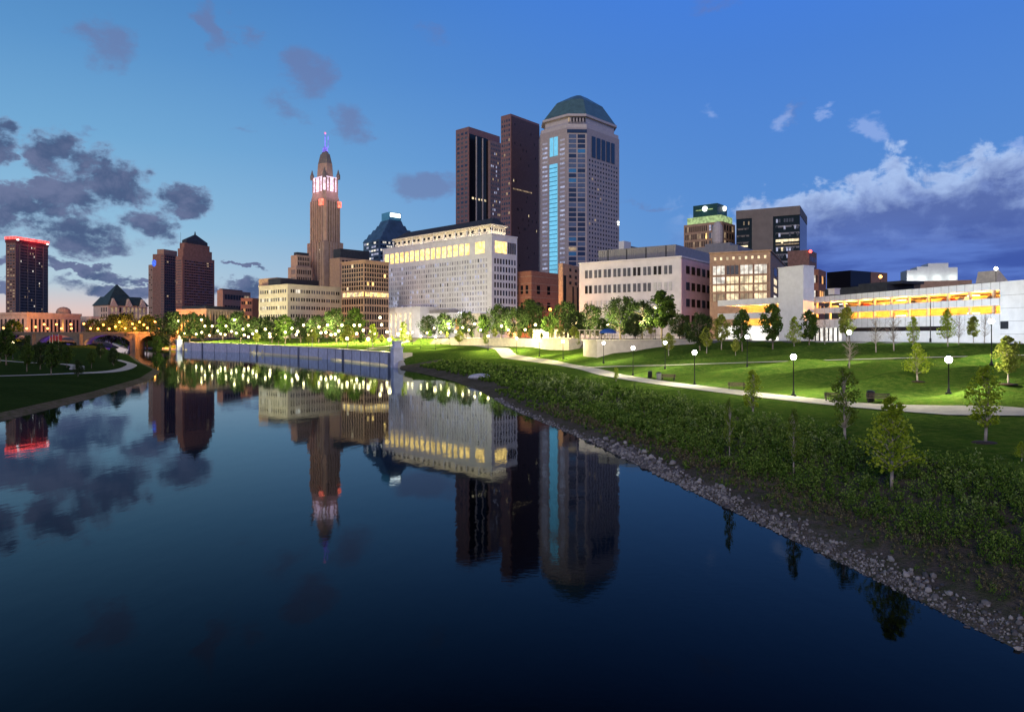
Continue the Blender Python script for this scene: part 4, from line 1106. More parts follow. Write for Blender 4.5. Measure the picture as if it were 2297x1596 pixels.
wall_thing('retaining_wall', 'long curved blue-grey stone river wall with dark joints', pts, tops, -1.5, 1.2, M['stonewall'], panel=DARKST, cop=M['coping'], rib_every=2)
# pylon at its near end
Xp, Yp, _ = P(890, 217)
pr = empty('pylon', (Xp, Yp, 0), R(28), 'square stone pylon at the near end of the river wall', 'pylon')
q = MB(); q.box(-1.5, 1.5, -1.5, 1.5, -1.5, 6.0, M['stonewall']); q.build('shaft', pr)
q = MB(); q.box(-1.7, 1.7, -1.7, 1.7, 6.0, 6.35, M['stonewall']); q.box(-1.15, 1.15, -1.15, 1.15, 6.35, 8.0, M['stonewall']); q.box(-1.3, 1.3, -1.3, 1.3, 8.0, 8.3, M['stonewall']); q.build('cap', pr)
q = MB(); q.box(1.5, 4.8, -1.0, 1.0, -1.5, 4.6, M['coping']); q.build('buttress', pr)
Xp, Yp, _ = P(405, 464)
pr = empty('pylon', (Xp - 1, Yp, 0), R(40), 'distant stone pylon at the far end of the river wall', 'pylon')
q = MB(); q.box(-1.6, 1.6, -1.6, 1.6, -1.5, 7.0, M['stonewall']); q.build('shaft', pr)
q = MB(); q.box(-1.9, 1.9, -1.9, 1.9, 7.0, 7.4, M['coping']); q.lathe([(1.2, 7.4), (.9, 9.2), (.2, 10.2)], M['coping'], 8); q.build('cap', pr)
# stone terrace block with a battered corner
WST = mat('terrace_stone', (.44, .40, .36), .8, var=.08, vscale=.7, bump=.2)
pr = empty('terrace_wall', (20.3, 166, 0), 0, 'broad pale stone terrace wall with a sharp white corner, below the plaza', 'wall')
q = MB(); q.prism([(0, 0), (44, 21), (40, 34), (3, 26), (-2.6, 7)], 1.5, 8.75, WST); q.build('wall', pr)
q = MB(); q.prism([(-.2, -.3), (44.2, 20.7), (44, 22), (.2, 1.2), (-1.8, 7), (-3, 7)], 8.75, 9.0, M['coping']); q.build('coping', pr)
q = MB()
for i in range(24):
    t = i / 23; q.tube((44 * t * .95 + .6, 21 * t * .95 + 1.2, 9.0), (44 * t * .95 + .6, 21 * t * .95 + 1.2, 10.0), .04, .04, M['metal'], 5)
q.tube((.6, 1.2, 10.0), (42.4, 21.2, 10.0), .05, .05, M['metal'], 5); q.build('railing', pr)
pts = [(16.5, 202), (8.5, 216), (.5, 230), (-7, 243), (-15, 257), (-24, 272)]
pts = pts[::-1]
wall_thing('terrace_wall', 'long low cream wall behind the row of young lit trees', pts, [8.7] * 6, 4.5, 9.0, M['cream'], cop=M['coping'])

# bridge with arches, lit violet and yellow
bx0, by0 = P(-75, 478)[:2]; bx1, by1 = P(402, 520)[:2]
bl = math.hypot(bx1 - bx0, by1 - by0); ba = math.atan2(by1 - by0, bx1 - bx0)
br = empty('arch_bridge', (bx0, by0, 0), ba, 'low stone arch bridge with violet and yellow lit arches', 'bridge')
def bu(px):
    u = (px - CX) / F; return (u * by0 - bx0) / (math.cos(ba) - u * math.sin(ba))
arches = [(bu(2), bu(72)), (bu(82), bu(172)), (bu(188), bu(292)), (bu(312), bu(385))]
def soffit(u):
    for a_, c_ in arches:
        if a_ < u < c_:
            t = (u - (a_ + c_) / 2) / ((c_ - a_) / 2)
            return 3.4 + 7.0 * math.sqrt(max(0, 1 - t * t))
    return -1.5
Wb = 22
us = sorted(set([0, bl] + [a_ + (c_ - a_) * (.5 - .5 * math.cos(math.pi * k / 24)) for a_, c_ in arches for k in range(25)] + [v + e_ for a_, c_ in arches for v, e_ in ((a_, -.01), (c_, .01))]))
BST = mat('bridge_stone', (.11, .09, .085), .85, var=.12, vscale=.4)
q = MB(); v = []
for u in us:
    zs0 = soffit(u); v += [(u, 0, zs0), (u, 0, 11.6), (u, Wb, 11.6), (u, Wb, zs0)]
fs = []
for i in range(len(us) - 1):
    a_ = i * 4; c_ = a_ + 4
    fs += [(a_, c_, c_ + 1, a_ + 1), (a_ + 1, c_ + 1, c_ + 2, a_ + 2), (a_ + 2, c_ + 2, c_ + 3, a_ + 3), (a_ + 3, c_ + 3, c_, a_)]
q.poly(v, fs, BST); q.build('arch_span', br)
q = MB(); q.box(0, bl, -.5, 0.1, 11.3, 12.5, BST); q.build('parapet', br)
for (a_, c_) in arches:
    for e_ in ((a_,) if a_ > 0 else ()):
        q = MB(); q.prism([(e_ - 4.0, -.1), (e_ - 2.2, -1.8), (e_ - .4, -.1)], -1.5, 11.2, BST); q.build('cutwater', br)
def plight(parent, name, loc, power, color, r=.4):
    ld = bpy.data.lights.new(name, 'POINT'); ld.energy = power; ld.color = color; ld.shadow_soft_size = r
    o = bpy.data.objects.new(name, ld); o.visible_glossy = False; COL.objects.link(o); o.location = loc
    if parent: o.parent = parent
    return o
for i, (a_, c_) in enumerate(arches[:3]):
    m_ = (a_ + c_) / 2
    plight(br, 'arch_light', (m_ + 5, 8, 4.5), 4500, (.16, .05, 1.0)); plight(br, 'arch_light', (m_ - 5, 14, 4.5), 4000, (.24, .10, 1.0))
    plight(br, 'arch_light', (a_ + 4, 3, 2.6), 1500 if i != 2 else 7000, (.25, .12, 1.0) if i != 2 else (1, .62, .06))

# ------------------------------------------------------------------ lamps
ORD = ['first', 'second', 'third', 'fourth', 'fifth', 'sixth', 'seventh', 'eighth', 'ninth', 'tenth', 'eleventh', 'twelfth', 'thirteenth', 'fourteenth', 'fifteenth', 'sixteenth',
       'seventeenth', 'eighteenth', 'nineteenth', 'twentieth', 'twenty-first', 'twenty-second', 'twenty-third', 'twenty-fourth', 'twenty-fifth', 'twenty-sixth', 'twenty-seventh', 'twenty-eighth', 'twenty-ninth', 'thirtieth']
lamp_mesh = {}
def lamp(loc, hgt, globe, power, color, label, group, gr=.30, name='park_lamp'):
    key = (round(hgt, 1), globe.name, gr)
    r = empty(name, loc, 0, label, 'lamp', group)
    if key not in lamp_mesh:
        q = MB(); q.lathe([(.30, 0), (.30, .12), (.16, .2), (.12, .5), (.07, .6), (.055, hgt - gr * 1.3), (.13, hgt - gr * 1.1), (.13, hgt - gr * .95)], M['metal'], 10); pole = q.mesh('pole', True)
        q = MB(); q.lathe([(gr * .45, -gr), (gr * .85, -gr * .5), (gr, 0), (gr * .85, gr * .5), (gr * .45, gr * .9)], globe, 10); gl = q.mesh('globe', True)
        q = MB(); q.lathe([(gr * .7, 0), (gr * .5, gr * .25), (.05, gr * .5)], M['metal'], 10); cp = q.mesh('cap', True)
        lamp_mesh[key] = (pole, gl, cp)
    pole, gl, cp = lamp_mesh[key]
    pa = r
    for nm, me, z in (('pole', pole, 0), ('globe', gl, hgt), ('cap', cp, gr * .9)):
        o = bpy.data.objects.new(nm, me); COL.objects.link(o); o.parent = pa; o.location = (0, 0, z)
        if nm == 'globe': pa = o
    if power > 0: plight(r, 'lamp_light', (0, 0, hgt), power, color, .25)
    return r
def march(px, py, hgt, dmin, dmax):
    D = dmin; u = (px - CX) / F
    while D < dmax:
        if (px < 400 or u * D > xR(D) + 2.5) and H + (HY - py) * D / F - hgt <= ground(u * D, D): return D
        D += 1.0
    return None
WARM = (1.0, .85, .40); WHT = (1.0, .90, .62); SOD = (1.0, .33, .05)
near = [(2128, 806, 908, 'park lamp beside the path next to the tall slender tree'),
        (1780, 800, 888, 'park lamp on the rolling lawn, alone between the bench and the slim tree'),
        (1558, 790, 862, 'park lamp above the path bend, right of the seats'),
        (1420, 780, 838, 'park lamp just right of the terrace wall face, dark pole on the path side'),
        (1492, 768, 822, 'park lamp shining through a small yellow-green tree'),
        (1676, 755, 818, 'park lamp high on the lawn in front of the parking wing'),
        (2224, 720, 797, 'park lamp at the top of the lawn before the blank white wall'),
        (1905, 745, 812, 'brightest park lamp, glaring above the bare reddish tree'),
        (1354, 769, 806, 'park lamp in front of the pale terrace wall, at its left part')]
for px, yh, yb_, lb in near:
    D = 4.5 * F / (yb_ - yh); X, Y, _ = P(px, D); zg = ground(X, Y)
    hh = zat(yh, D) - zg
    if not 3.2 < hh < 6.5:
        Dm = march(px, yh, 4.5, 45, 200)
        if Dm: D = Dm; X, Y, _ = P(px, D); zg = ground(X, Y); hh = zat(yh, D) - zg
    lamp((X, Y, zg), hh, G_WHITE, 5600, WHT, lb, 'white globe lamps on the near lawn', .34)
def land_depth(px, extra):
    u = (px - CX) / F
    D = 200
    while D < 460 and u * D < float(xR(D)): D += 2
    return D + extra
def zone_of(px):
    for a_, c_, t in ((0, 240, 'below the red-topped tower'), (240, 400, 'by the arch bridge'), (400, 580, 'before the pillared hall'), (580, 770, 'before the beige block'),
                      (770, 880, 'before the brown gridded block'), (880, 1100, 'before the white courthouse'), (1100, 1310, 'along the cream terrace wall'), (1310, 1700, 'below the lavender block'), (1700, 2400, 'before the parking building')):
        if a_ <= px < c_: return t
mid = [(1263, 766), (1210, 764), (1159, 759), (1095, 754), (944, 754), (977, 755), (873.6, 763), (826, 761), (778.6, 759), (742.5, 750.5), (692, 750), (664.7, 750), (620.7, 750.7), (605.7, 755), (557.3, 755), (1038, 747), (1007, 740), (974, 738)]
up = [(1065, 726), (1125, 731), (1201, 728), (1283, 727), (1293, 724), (1363, 726), (681, 729), (715.5, 733), (734.6, 728.5), (767, 729), (794.5, 729), (806.7, 729), (852.5, 712), (856, 728), (1005.5, 726),
      (414, 747), (452.6, 745), (459.7, 731), (476, 731), (488.7, 741.6), (507, 731), (451.8, 717), (525.7, 717), (545, 738), (557, 729.5), (595, 738), (655, 736), (900, 738), (925, 745), (1470, 689), (1440, 720), (400, 720), (832, 742), (640, 745), (575, 742), (530, 747), (505, 750), (470, 752), (760, 742), (720, 746), (605, 748), (630, 741), (668, 743), (700, 741), (731, 745), (752, 749), (788, 744), (800, 748), (815, 740), (840, 748), (868, 744), (893, 749), (915, 747), (958, 746), (989, 745), (1022, 743), (1052, 744), (1078, 747), (1110, 745), (1140, 747), (1178, 745), (567, 748), (548, 751), (519, 743), (495, 748), (440, 749)]
org = [(29, 727), (99, 727), (126.6, 727), (159, 727), (188, 726), (232, 728), (259, 732), (297, 726), (313, 722), (322.7, 728), (330.6, 735), (348, 722), (219.8, 737), (107, 741.6), (281, 736), (302.5, 736), (381.6, 733), (374.6, 747), (138, 741), (160, 742),
       (348, 720.6), (428, 720), (380.6, 733), (245, 737), (268, 722), (355, 738), (395, 739), (1234, 694), (1222, 713), (1387, 721), (1377, 722), (1461, 721), (1485, 721), (1591, 692), (60, 738), (80, 733), (8, 735), (203, 741)]
allp = [(px, py, 'w') for px, py in mid + up] + [(px, py, 'o') for px, py in org]
allp.sort()
cnt = {}
for px, py, kk in allp:
    tall = (px, py) in up or kk == 'o'
    D = march(px, py, 4.5, 150, 330) if not tall else None
    if D is None:
        D = 300 + (py - 745) * -3.0 if kk == 'w' else (500 if px < 600 else 330)
        if kk == 'w': D = float(np.interp(px, [400, 580, 760, 880, 1100, 1300, 1500], [425, 388, 345, 320, 272, 246, 228])) - (py - 730) * .6
        if kk == 'w' and px < 880: D = max(D, land_depth(px, 12))
        if kk == 'o' and px < 400 and py < 743: D = 508
        X, Y, _ = P(px, D); zg = ground(X, Y)
        if kk == 'o' and px < 400: zg = 8.6 if not (P(-75, 478)[0] < X < P(402, 520)[0]) else 11.6
        hh = zat(py, D) - zg
        if hh < 3:
            D = 3.6 * F / max(6, (HY - py)) if False else D
            hh = 3.5
    else:
        X, Y, _ = P(px, D); zg = ground(X, Y); hh = 4.5
    hh = max(3.0, min(hh, 22))
    z_ = zone_of(px)
    kname = ('orange', 'low')[0] if kk == 'o' else ('white', 'low')[0]
    key = (z_, kk); cnt[key] = cnt.get(key, 0) + 1
    lb = '%s %s lamp from the left among those %s' % (ORD[min(cnt[key] - 1, 29)], 'orange' if kk == 'o' else 'glowing white', z_)
    if kk == 'w': lamp((X, Y, zg), round(hh, 1), G_WARM, 8000 if py > 735 else 22000, WARM, lb, 'park lamps below the skyline', .62 if px < 900 else (.5 if py < 735 else .42), 'park_lamp')
    else: lamp((X, Y, zg), round(hh, 1), G_ORANGE, 13000, SOD, lb, 'orange street lamps', .75, 'street_lamp')
# left bank lamp, tall pole by the garage, flood lamp on the roof
X, Y, _ = P(28.6, 210); lamp((X, Y, ground(X, Y)), zat(768, 210) - ground(X, Y), G_WARM, 500, WARM, 'single lamp among the dark trees on the left bank', 'lamps on the left bank', .45)
X, Y, _ = P(2087, 140); r = empty('light_pole', (X, Y, ground(X, Y)), 0, 'tall dark light pole with a short arm before the orange decks', 'light pole')
q = MB(); zt = zat(668, 140) - ground(X, Y); q.lathe([(.22, 0), (.2, .8), (.10, .9), (.07, zt)], M['metal'], 8); q.build('pole', r, True)
q = MB(); q.tube((0, 0, zt), (-1.5, -.3, zt + .1), .05, .05, M['metal'], 6); q.box(-2.1, -1.4, -.45, -.15, zt, zt + .12, M['metal']); q.build('arm', r)
X, Y, _ = P(2234, 190); r = empty('flood_lamp', (X, Y, zat(640, 190)), 0, 'flood lamp on a mast above the roof of the parking building', 'lamp')
q = MB(); q.tube((0, 0, 0), (0, 0, zat(606, 190) - zat(640, 190)), .08, .06, M['metal'], 6); q.build('mast', r)
q = MB(); q.lathe([(.2, 0), (.5, .4), (.2, .9)], G_WHITE, 10); q.build('globe', r, loc=(0, 0, zat(606, 190) - zat(640, 190)))
X, Y, _ = P(1975, 300); r = empty('flood_lamp', (X, Y, zat(640, 300)), 0, 'orange flood lamp glowing in front of the black cube building', 'lamp')
q = MB(); q.tube((0, 0, 0), (0, 0, zat(624, 300) - zat(640, 300)), .1, .08, M['metal'], 6); q.build('mast', r)
q = MB(); q.lathe([(.3, 0), (.8, .7), (.3, 1.4)], G_ORANGE, 10); q.build('globe', r, loc=(0, 0, zat(624, 300) - zat(640, 300)))

# ------------------------------------------------------------------ trees
def leaf_mat(name, dark, mid_, light, trans=.25):
    m = bpy.data.materials.new(name); m.use_nodes = True
    t = m.node_tree; T = NT(t); p_ = t.nodes['Principled BSDF']
    a = T.n('ShaderNodeAttribute'); a.attribute_name = 'tint'
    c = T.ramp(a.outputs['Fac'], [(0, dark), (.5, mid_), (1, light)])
    T.put(p_.inputs['Base Color'], c); p_.inputs['Roughness'].default_value = .6; p_.inputs['Specular IOR Level'].default_value = .08
    tr = T.n('ShaderNodeBsdfTranslucent'); T.put(tr.inputs[0], c)
    mx = T.n('ShaderNodeMixShader'); mx.inputs[0].default_value = trans
    t.links.new(p_.outputs[0], mx.inputs[1]); t.links.new(tr.outputs[0], mx.inputs[2])
    t.links.new(mx.outputs[0], t.nodes['Material Output'].inputs[0])
    return m
LF_DARK = leaf_mat('dark_foliage', (.018, .032, .012), (.03, .052, .018), (.05, .08, .025))
LF_MID = leaf_mat('mid_green_foliage', (.03, .06, .015), (.055, .10, .022), (.09, .14, .03), .3)
LF_YOUNG = leaf_mat('young_green_foliage', (.11, .18, .012), (.24, .33, .025), (.42, .50, .07), .35)
LF_YEL = leaf_mat('yellow_green_foliage', (.12, .16, .025), (.20, .24, .04), (.28, .30, .07), .3)
LF_SLIM = leaf_mat('olive_foliage', (.06, .10, .015), (.11, .17, .022), (.18, .25, .05), .3)
LF_RED = leaf_mat('bare_reddish_twigs', (.14, .10, .08), (.20, .15, .12), (.26, .2, .16), .1)
def leaves(rg, centers, radii, n, size, aspect=1.0):
    k = len(centers); idx = rg.integers(0, k, n)
    d = rg.normal(size=(n, 3)); d /= np.linalg.norm(d, axis=1)[:, None]
    rr = rg.random(n) ** .45
    c = centers[idx] + d * (radii[idx] * rr)[:, None]
    a = rg.normal(size=(n, 3)); a /= np.linalg.norm(a, axis=1)[:, None]
    b_ = np.cross(a, rg.normal(size=(n, 3))); b_ /= np.linalg.norm(b_, axis=1)[:, None]
    s_ = size * rg.uniform(.6, 1.3, n)[:, None]
    v = np.stack([c - a * s_ * .5, c + b_ * s_ * .35 * aspect, c + a * s_ * .5, c - b_ * s_ * .35 * aspect], 1)
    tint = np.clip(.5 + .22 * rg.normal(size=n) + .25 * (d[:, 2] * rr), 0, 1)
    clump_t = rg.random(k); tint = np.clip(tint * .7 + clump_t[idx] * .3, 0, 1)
    return v.reshape(-1, 3), np.repeat(tint, 4)
def tree_mesh(seed, shape, nclump, nleaf, lsize, leafm, barkm):
    """unit-height tree: returns trunk mesh, crown mesh"""
    rg = np.random.default_rng(seed)
    if shape == 'column': z0, hw = .24, lambda t: .17 * (math.sin(math.pi * min(1, t * .85 + .13)) ** .7) + .01
    elif shape == 'cone': z0, hw = .26, lambda t: .30 * (1 - t) ** .75 * min(1, t * 3 + .45) + .025
    elif shape == 'oval': z0, hw = .28, lambda t: .27 * math.sin(math.pi * (t * .86 + .12)) ** .8
    else: z0, hw = .22, lambda t: .52 * math.sin(math.pi * (t * .8 + .14)) ** .6
    cs, rs = [], []
    for i in range(nclump):
        t = (i + rg.random()) / nclump; w = hw(t)
        a = rg.random() * 6.283; r = w * rg.random() ** .5 * .95
        cs.append((r * math.cos(a), r * math.sin(a), z0 + (1 - z0) * t * .97)); rs.append(w * rg.uniform(.15, .42) + .018)
    cs = np.array(cs); rs = np.array(rs)
    v, t = leaves(rg, cs, rs, nleaf, lsize)
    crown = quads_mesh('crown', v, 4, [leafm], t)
    q = MB(); r0 = .018 if shape != 'round' else .03
    lean = rg.uniform(-.015, .015, 2)
    pts_ = [(lean[0] * k, lean[1] * k, k * .2) for k in range(0, 5)]
    for k in range(4): q.tube(pts_[k], pts_[k + 1], r0 * (1 - k * .2), r0 * (1 - (k + 1) * .2), barkm, 7)
    for i in range(0, nclump, 2):
        c = cs[i]; zb_ = max(z0 * .8, min(.78, c[2] - .12 - rg.random() * .1)); q.tube((lean[0] * zb_ * 5, lean[1] * zb_ * 5, zb_), tuple(c), r0 * .35, r0 * .08, barkm, 4)
    return q.mesh('trunk', True), crown
TM = {}
for k in range(3):
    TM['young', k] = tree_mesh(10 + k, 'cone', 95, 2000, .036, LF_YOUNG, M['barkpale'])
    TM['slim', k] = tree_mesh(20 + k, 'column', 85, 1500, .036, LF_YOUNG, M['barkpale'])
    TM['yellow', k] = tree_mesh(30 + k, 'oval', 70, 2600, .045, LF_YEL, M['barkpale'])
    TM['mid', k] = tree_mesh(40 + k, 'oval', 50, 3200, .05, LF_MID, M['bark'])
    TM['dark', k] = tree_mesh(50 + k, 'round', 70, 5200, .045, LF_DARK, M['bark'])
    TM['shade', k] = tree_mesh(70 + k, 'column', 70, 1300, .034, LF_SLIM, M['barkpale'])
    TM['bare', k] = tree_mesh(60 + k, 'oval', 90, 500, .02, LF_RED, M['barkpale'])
def tree(kind, var, px, ybase, ytop, D=None, label='', group=None, widen=1.0, mulch=False, name='tree', zg=None):
    if D is None:
        D = march(px, ybase, 0, 25, 420) or 200
    X, Y, _ = P(px, D); g = ground(X, Y) if zg is None else zg
    h_ = max(1.2, zat(ytop, D) - g)
    r = empty(name, (X, Y, g - .05), rnd.random() * 6.28, label, 'tree', group)
    tm, cm = TM[kind, var % 3]
    for nm, me in (('trunk', tm), ('crown', cm)):
        o = bpy.data.objects.new(nm, me); COL.objects.link(o); o.parent = r; o.scale = (h_ * widen, h_ * widen, h_)
    if mulch:
        q = MB(); q.lathe([(.85, 0), (.6, .10), (.15, .14)], M['mulch'], 14); q.build('mulch_ring', r, True)
    return r
GN = 'young trees on the near bank and lawn'
tree('young', 0, 2000, 1080, 886, 38, 'nearest young tree, spreading, standing in the shrubs of the bank', GN, 1.1)
tree('slim', 0, 2210, 998, 818, 46, 'tall slender young tree in a mulch ring beside the path', GN, 1.15, True)
tree('shade', 1, 1895, 980, 822, 49, 'slim dark-leaved young tree in front of the bin on the path', GN, 1.15, True)
tree('shade', 2, 1780, 1012, 915, 44, 'small thin tree at the shrub edge left of the slim dark one', GN, .75)
tree('young', 1, 2058, 855, 768, None, 'wide sparse young tree halfway up the rolling lawn', GN, 1.35, True)
tree('yellow', 0, 2262, 866, 752, None, 'bright green young tree on the upper lawn near the frame edge', GN, 1.0, True)
tree('slim', 1, 1688, 936, 828, None, 'slender young tree just below the path, right of the bench', GN, 1.1)
tree('shade', 0, 1636, 985, 890, 50, 'thin sapling rising from the shrubs left of the slender tree', GN, .5)
tree('slim', 2, 1382, 856, 822, None, 'tiny dark sapling at the path fork', GN, 1.2)
tree('bare', 0, 1905, 830, 752, None, 'bare reddish tree below the glaring lamp', GN, 1.1)
tree('yellow', 1, 1500, 800, 745, None, 'small yellow-green tree behind a lamp at the terrace end', GN, 1.0)
tree('yellow', 2, 1585, 792, 730, None, 'young green tree at the top of the lawn, below the pink-lit facade', GN, .9)
tree('yellow', 0, 1650, 797, 758, None, 'little yellowish sapling left of the high lawn lamp', GN, .9)
tree('young', 2, 2292, 1050, 990, 40, 'young tree cut by the right edge of the frame', GN, 1.2)
row = [(1570, 760, 704, 'dark'), (1618, 755, 704, 'yellow'), (1665, 762, 692, 'mid'), (1733, 762, 680, 'mid'), (1782, 758, 708, 'young'), (1815, 758, 694, 'mid'), (1900, 762, 687, 'yellow'), (1965, 764, 706, 'bare'), (2005, 764, 695, 'bare'), (2048, 770, 708, 'slim'), (2126, 766, 690, 'young'), (2150, 766, 700, 'bare'), (2184, 770, 708, 'yellow'), (2208, 766, 700, 'bare'), (1850, 764, 715, 'bare')]
row.sort()
for i, (px, yb_, yt, kd) in enumerate(row):
    tree(kd, i, px, yb_, yt, 152 if px < 1700 else (150 if px < 1950 else 122), '%s tree from the left in the row before the parking building' % ORD[i], 'street trees before the parking building', .8 if kd == 'dark' else .9)
# large dark trees in the background
bgd = [(755, 740, 694, 360), (797, 740, 690, 370), (640, 740, 705, 380), (675, 740, 712, 390), (610, 742, 710, 400), (540, 742, 700, 430), (580, 742, 712, 420), (715, 742, 708, 370), (960, 742, 708, 310), (1000, 742, 703, 300), (1045, 742, 700, 300),
       (1085, 742, 704, 290), (1125, 742, 684, 280), (1160, 742, 690, 270), (1192, 742, 673, 280), (1232, 742, 705, 260), (1268, 742, 678, 270), (1322, 745, 684, 260), (1392, 745, 667, 250), (1440, 745, 676, 245), (1484, 745, 650, 240), (1425, 745, 705, 220), (1525, 750, 705, 230), (1350, 745, 712, 230), (1290, 745, 700, 230),
       (30, 745, 716, 490), (210, 742, 716, 540), (290, 740, 704, 520), (330, 740, 705, 530), (382, 740, 700, 480), (425, 740, 702, 470), (455, 740, 708, 480), (500, 740, 706, 460), (250, 742, 706, 530)]
bgd.sort()
cnt = {}
for i, (px, yb_, yt, D) in enumerate(bgd):
    z_ = zone_of(px); cnt[z_] = cnt.get(z_, 0) + 1
    tree('dark' if i % 4 else 'mid', i, px, yb_, yt, D, '%s big dark tree from the left among those %s' % (ORD[cnt[z_] - 1], z_), 'dark trees below the skyline', .85 if i % 4 else 1.2)
# young lit trees on the far lawn and along the cream wall
yl = [(1003, 742, 770), (1030, 740, 775), (1090, 741, 778), (1110, 735, 772), (1147, 742, 776), (1165, 738, 775), (1190, 735, 775), (1236, 735, 778), (1258, 730, 776), (1287, 730, 780), (1058, 742, 768), (965, 740, 765), (1215, 745, 776),
      (768, 748, 772), (812, 745, 775), (740, 750, 766), (856, 750, 772), (880, 752, 770), (920, 750, 768), (650, 748, 765), (575, 745, 762), (1295, 742, 782), (836, 725, 750), (905, 720, 748), (700, 735, 755), (625, 735, 752), (780, 728, 752), (1340, 735, 752), (1430, 715, 748), (1400, 722, 748), (1460, 712, 748), (1530, 725, 752), (1545, 722, 754)]
yl.sort(); cnt = {}
for i, (px, yt, yb_) in enumerate(yl):
    z_ = zone_of(px); cnt[z_] = cnt.get(z_, 0) + 1
    D = march(px, yb_, 0, 160, 420) or 300
    if px < 890: D = max(D, land_depth(px, 8))
    tree(('yellow', 'mid', 'slim')[i % 3] if i % 5 else 'yellow', i, px, yb_, yt, D, '%s young lamp-lit tree from the left among those %s' % (ORD[cnt[z_] - 1], z_), 'young lamp-lit park trees', 1.1)
# left bank trees
lb_ = [(14, 800, 735, 175), (60, 822, 770, 150), (90, 815, 768, 160), (115, 828, 768, 140), (150, 818, 775, 170), (60, 790, 752, 240), (205, 815, 785, 170), (255, 812, 782, 190), (130, 800, 765, 190), (0, 790, 742, 190), (225, 800, 770, 250), (175, 830, 806, 140), (252, 800, 778, 200), (352, 792, 752, 420)]
lb_.sort()
for i, (px, yb_, yt, D) in enumerate(lb_):
    tree('mid' if i % 2 else 'dark', i, px, yb_, yt, D, '%s tree from the left on the dark left bank' % ORD[i], 'trees on the dark left bank', .9 if i % 2 else .6)

# ------------------------------------------------------------------ shrubs, rocks
rg = np.random.default_rng(5)
def band_points(n, d0, d1, y0, y1, power=1.0):
    t = rg.random(n) ** power
    y = y0 + (y1 - y0) * t
    d = rg.uniform(d0, d1, n)
    slope = (xR(y + 1) - xR(y - 1)) / 2
    x = xR(y) + d * np.sqrt(1 + slope ** 2)
    return x, y, d
def cover(name, label, n, d0, d1, y0, y1, hgt, size, nl, m, cat, keep=None, power=1.0):
    x, y, d = band_points(n, d0, d1, y0, y1, power)
    patch = .5 + .5 * np.sin(x * .9 + 1.3 * np.sin(y * .5)) * np.sin(y * .75 + x * .3)
    edge = np.minimum((d - d0) / 1.2, (d1 - d) / 2.0)
    ok = (rg.random(n) < .35 + .65 * patch) & (rg.random(n) < np.clip(edge + .25, 0, 1))
    if keep is not None: ok &= keep(x, y)
    x, y, d, patch = x[ok], y[ok], d[ok], patch[ok]
    z = zright(x, y)
    hh = hgt * rg.uniform(.45, 1.15, len(x)) * (.6 + .5 * patch)
    c = np.stack([x, y, z + hh * .55], 1)
    k = len(x); N = k * nl
    idx = np.repeat(np.arange(k), nl)
    off = rg.normal(size=(N, 3)) * np.array([.16, .16, .30]) * hh[idx][:, None]
    cc_ = c[idx] + off
    a = rg.normal(size=(N, 3)) + np.array([0, 0, .9]); a /= np.linalg.norm(a, axis=1)[:, None]
    b_ = np.cross(a, rg.normal(size=(N, 3))); b_ /= np.linalg.norm(b_, axis=1)[:, None]
    dist = np.hypot(cc_[:, 0], cc_[:, 1])
    s_ = (size * np.clip(dist / 45, .75, 3.2) * rg.uniform(.6, 1.3, N))[:, None]
    v = np.stack([cc_ - a * s_ * .6, cc_ + b_ * s_ * .3, cc_ + a * s_ * .6, cc_ - b_ * s_ * .3], 1).reshape(-1, 3)
    tint = np.clip(.25 + .5 * rg.random(k)[idx] + .25 * off[:, 2] / (.3 * hh[idx]) * .5 + .1 * rg.normal(size=N), 0, 1)
    me = quads_mesh(name, v, 4, [m], np.repeat(tint, 4))
    o = bpy.data.objects.new(name, me); COL.objects.link(o)
    return tag(o, label, cat, None, 'stuff')
LF_SHRUB = leaf_mat('shrub_foliage', (.026, .060, .008), (.075, .15, .018), (.19, .27, .06), .2)
LF_DRY = leaf_mat('dry_grass_blades', (.07, .065, .035), (.12, .11, .06), (.18, .16, .10), .1)
LF_SHRUB2 = leaf_mat('pale_shrub_foliage', (.05, .085, .02), (.12, .18, .05), (.24, .30, .12), .2)
cover('shrubs', 'dense dark green leafy shrubs covering the river bank', 7000, 3.6, 13.2, 18, 80, .92, .13, 24, LF_SHRUB, 'shrubs', power=1.1)
cover('shrubs', 'low green planting along the far part of the river bank', 3800, 3.6, 15.0, 80, 205, .7, .15, 16, LF_SHRUB, 'shrubs', power=1.2)
cover('shrubs', 'taller pale leafy plants standing out among the dark bank shrubs', 650, 6.0, 13.6, 20, 120, 1.15, .15, 26, LF_SHRUB2, 'shrubs', power=1.2)
cover('dry_grass', 'thin dry grass tufts on the bare bank above the rocks', 3200, 1.8, 5.5, 16, 90, .42, .10, 14, LF_DRY, 'dry grass', power=1.2)
cover('weeds', 'small green weeds creeping down over the bare soil', 2400, 1.5, 5.0, 16, 120, .38, .11, 12, LF_SHRUB, 'weeds', power=1.3)

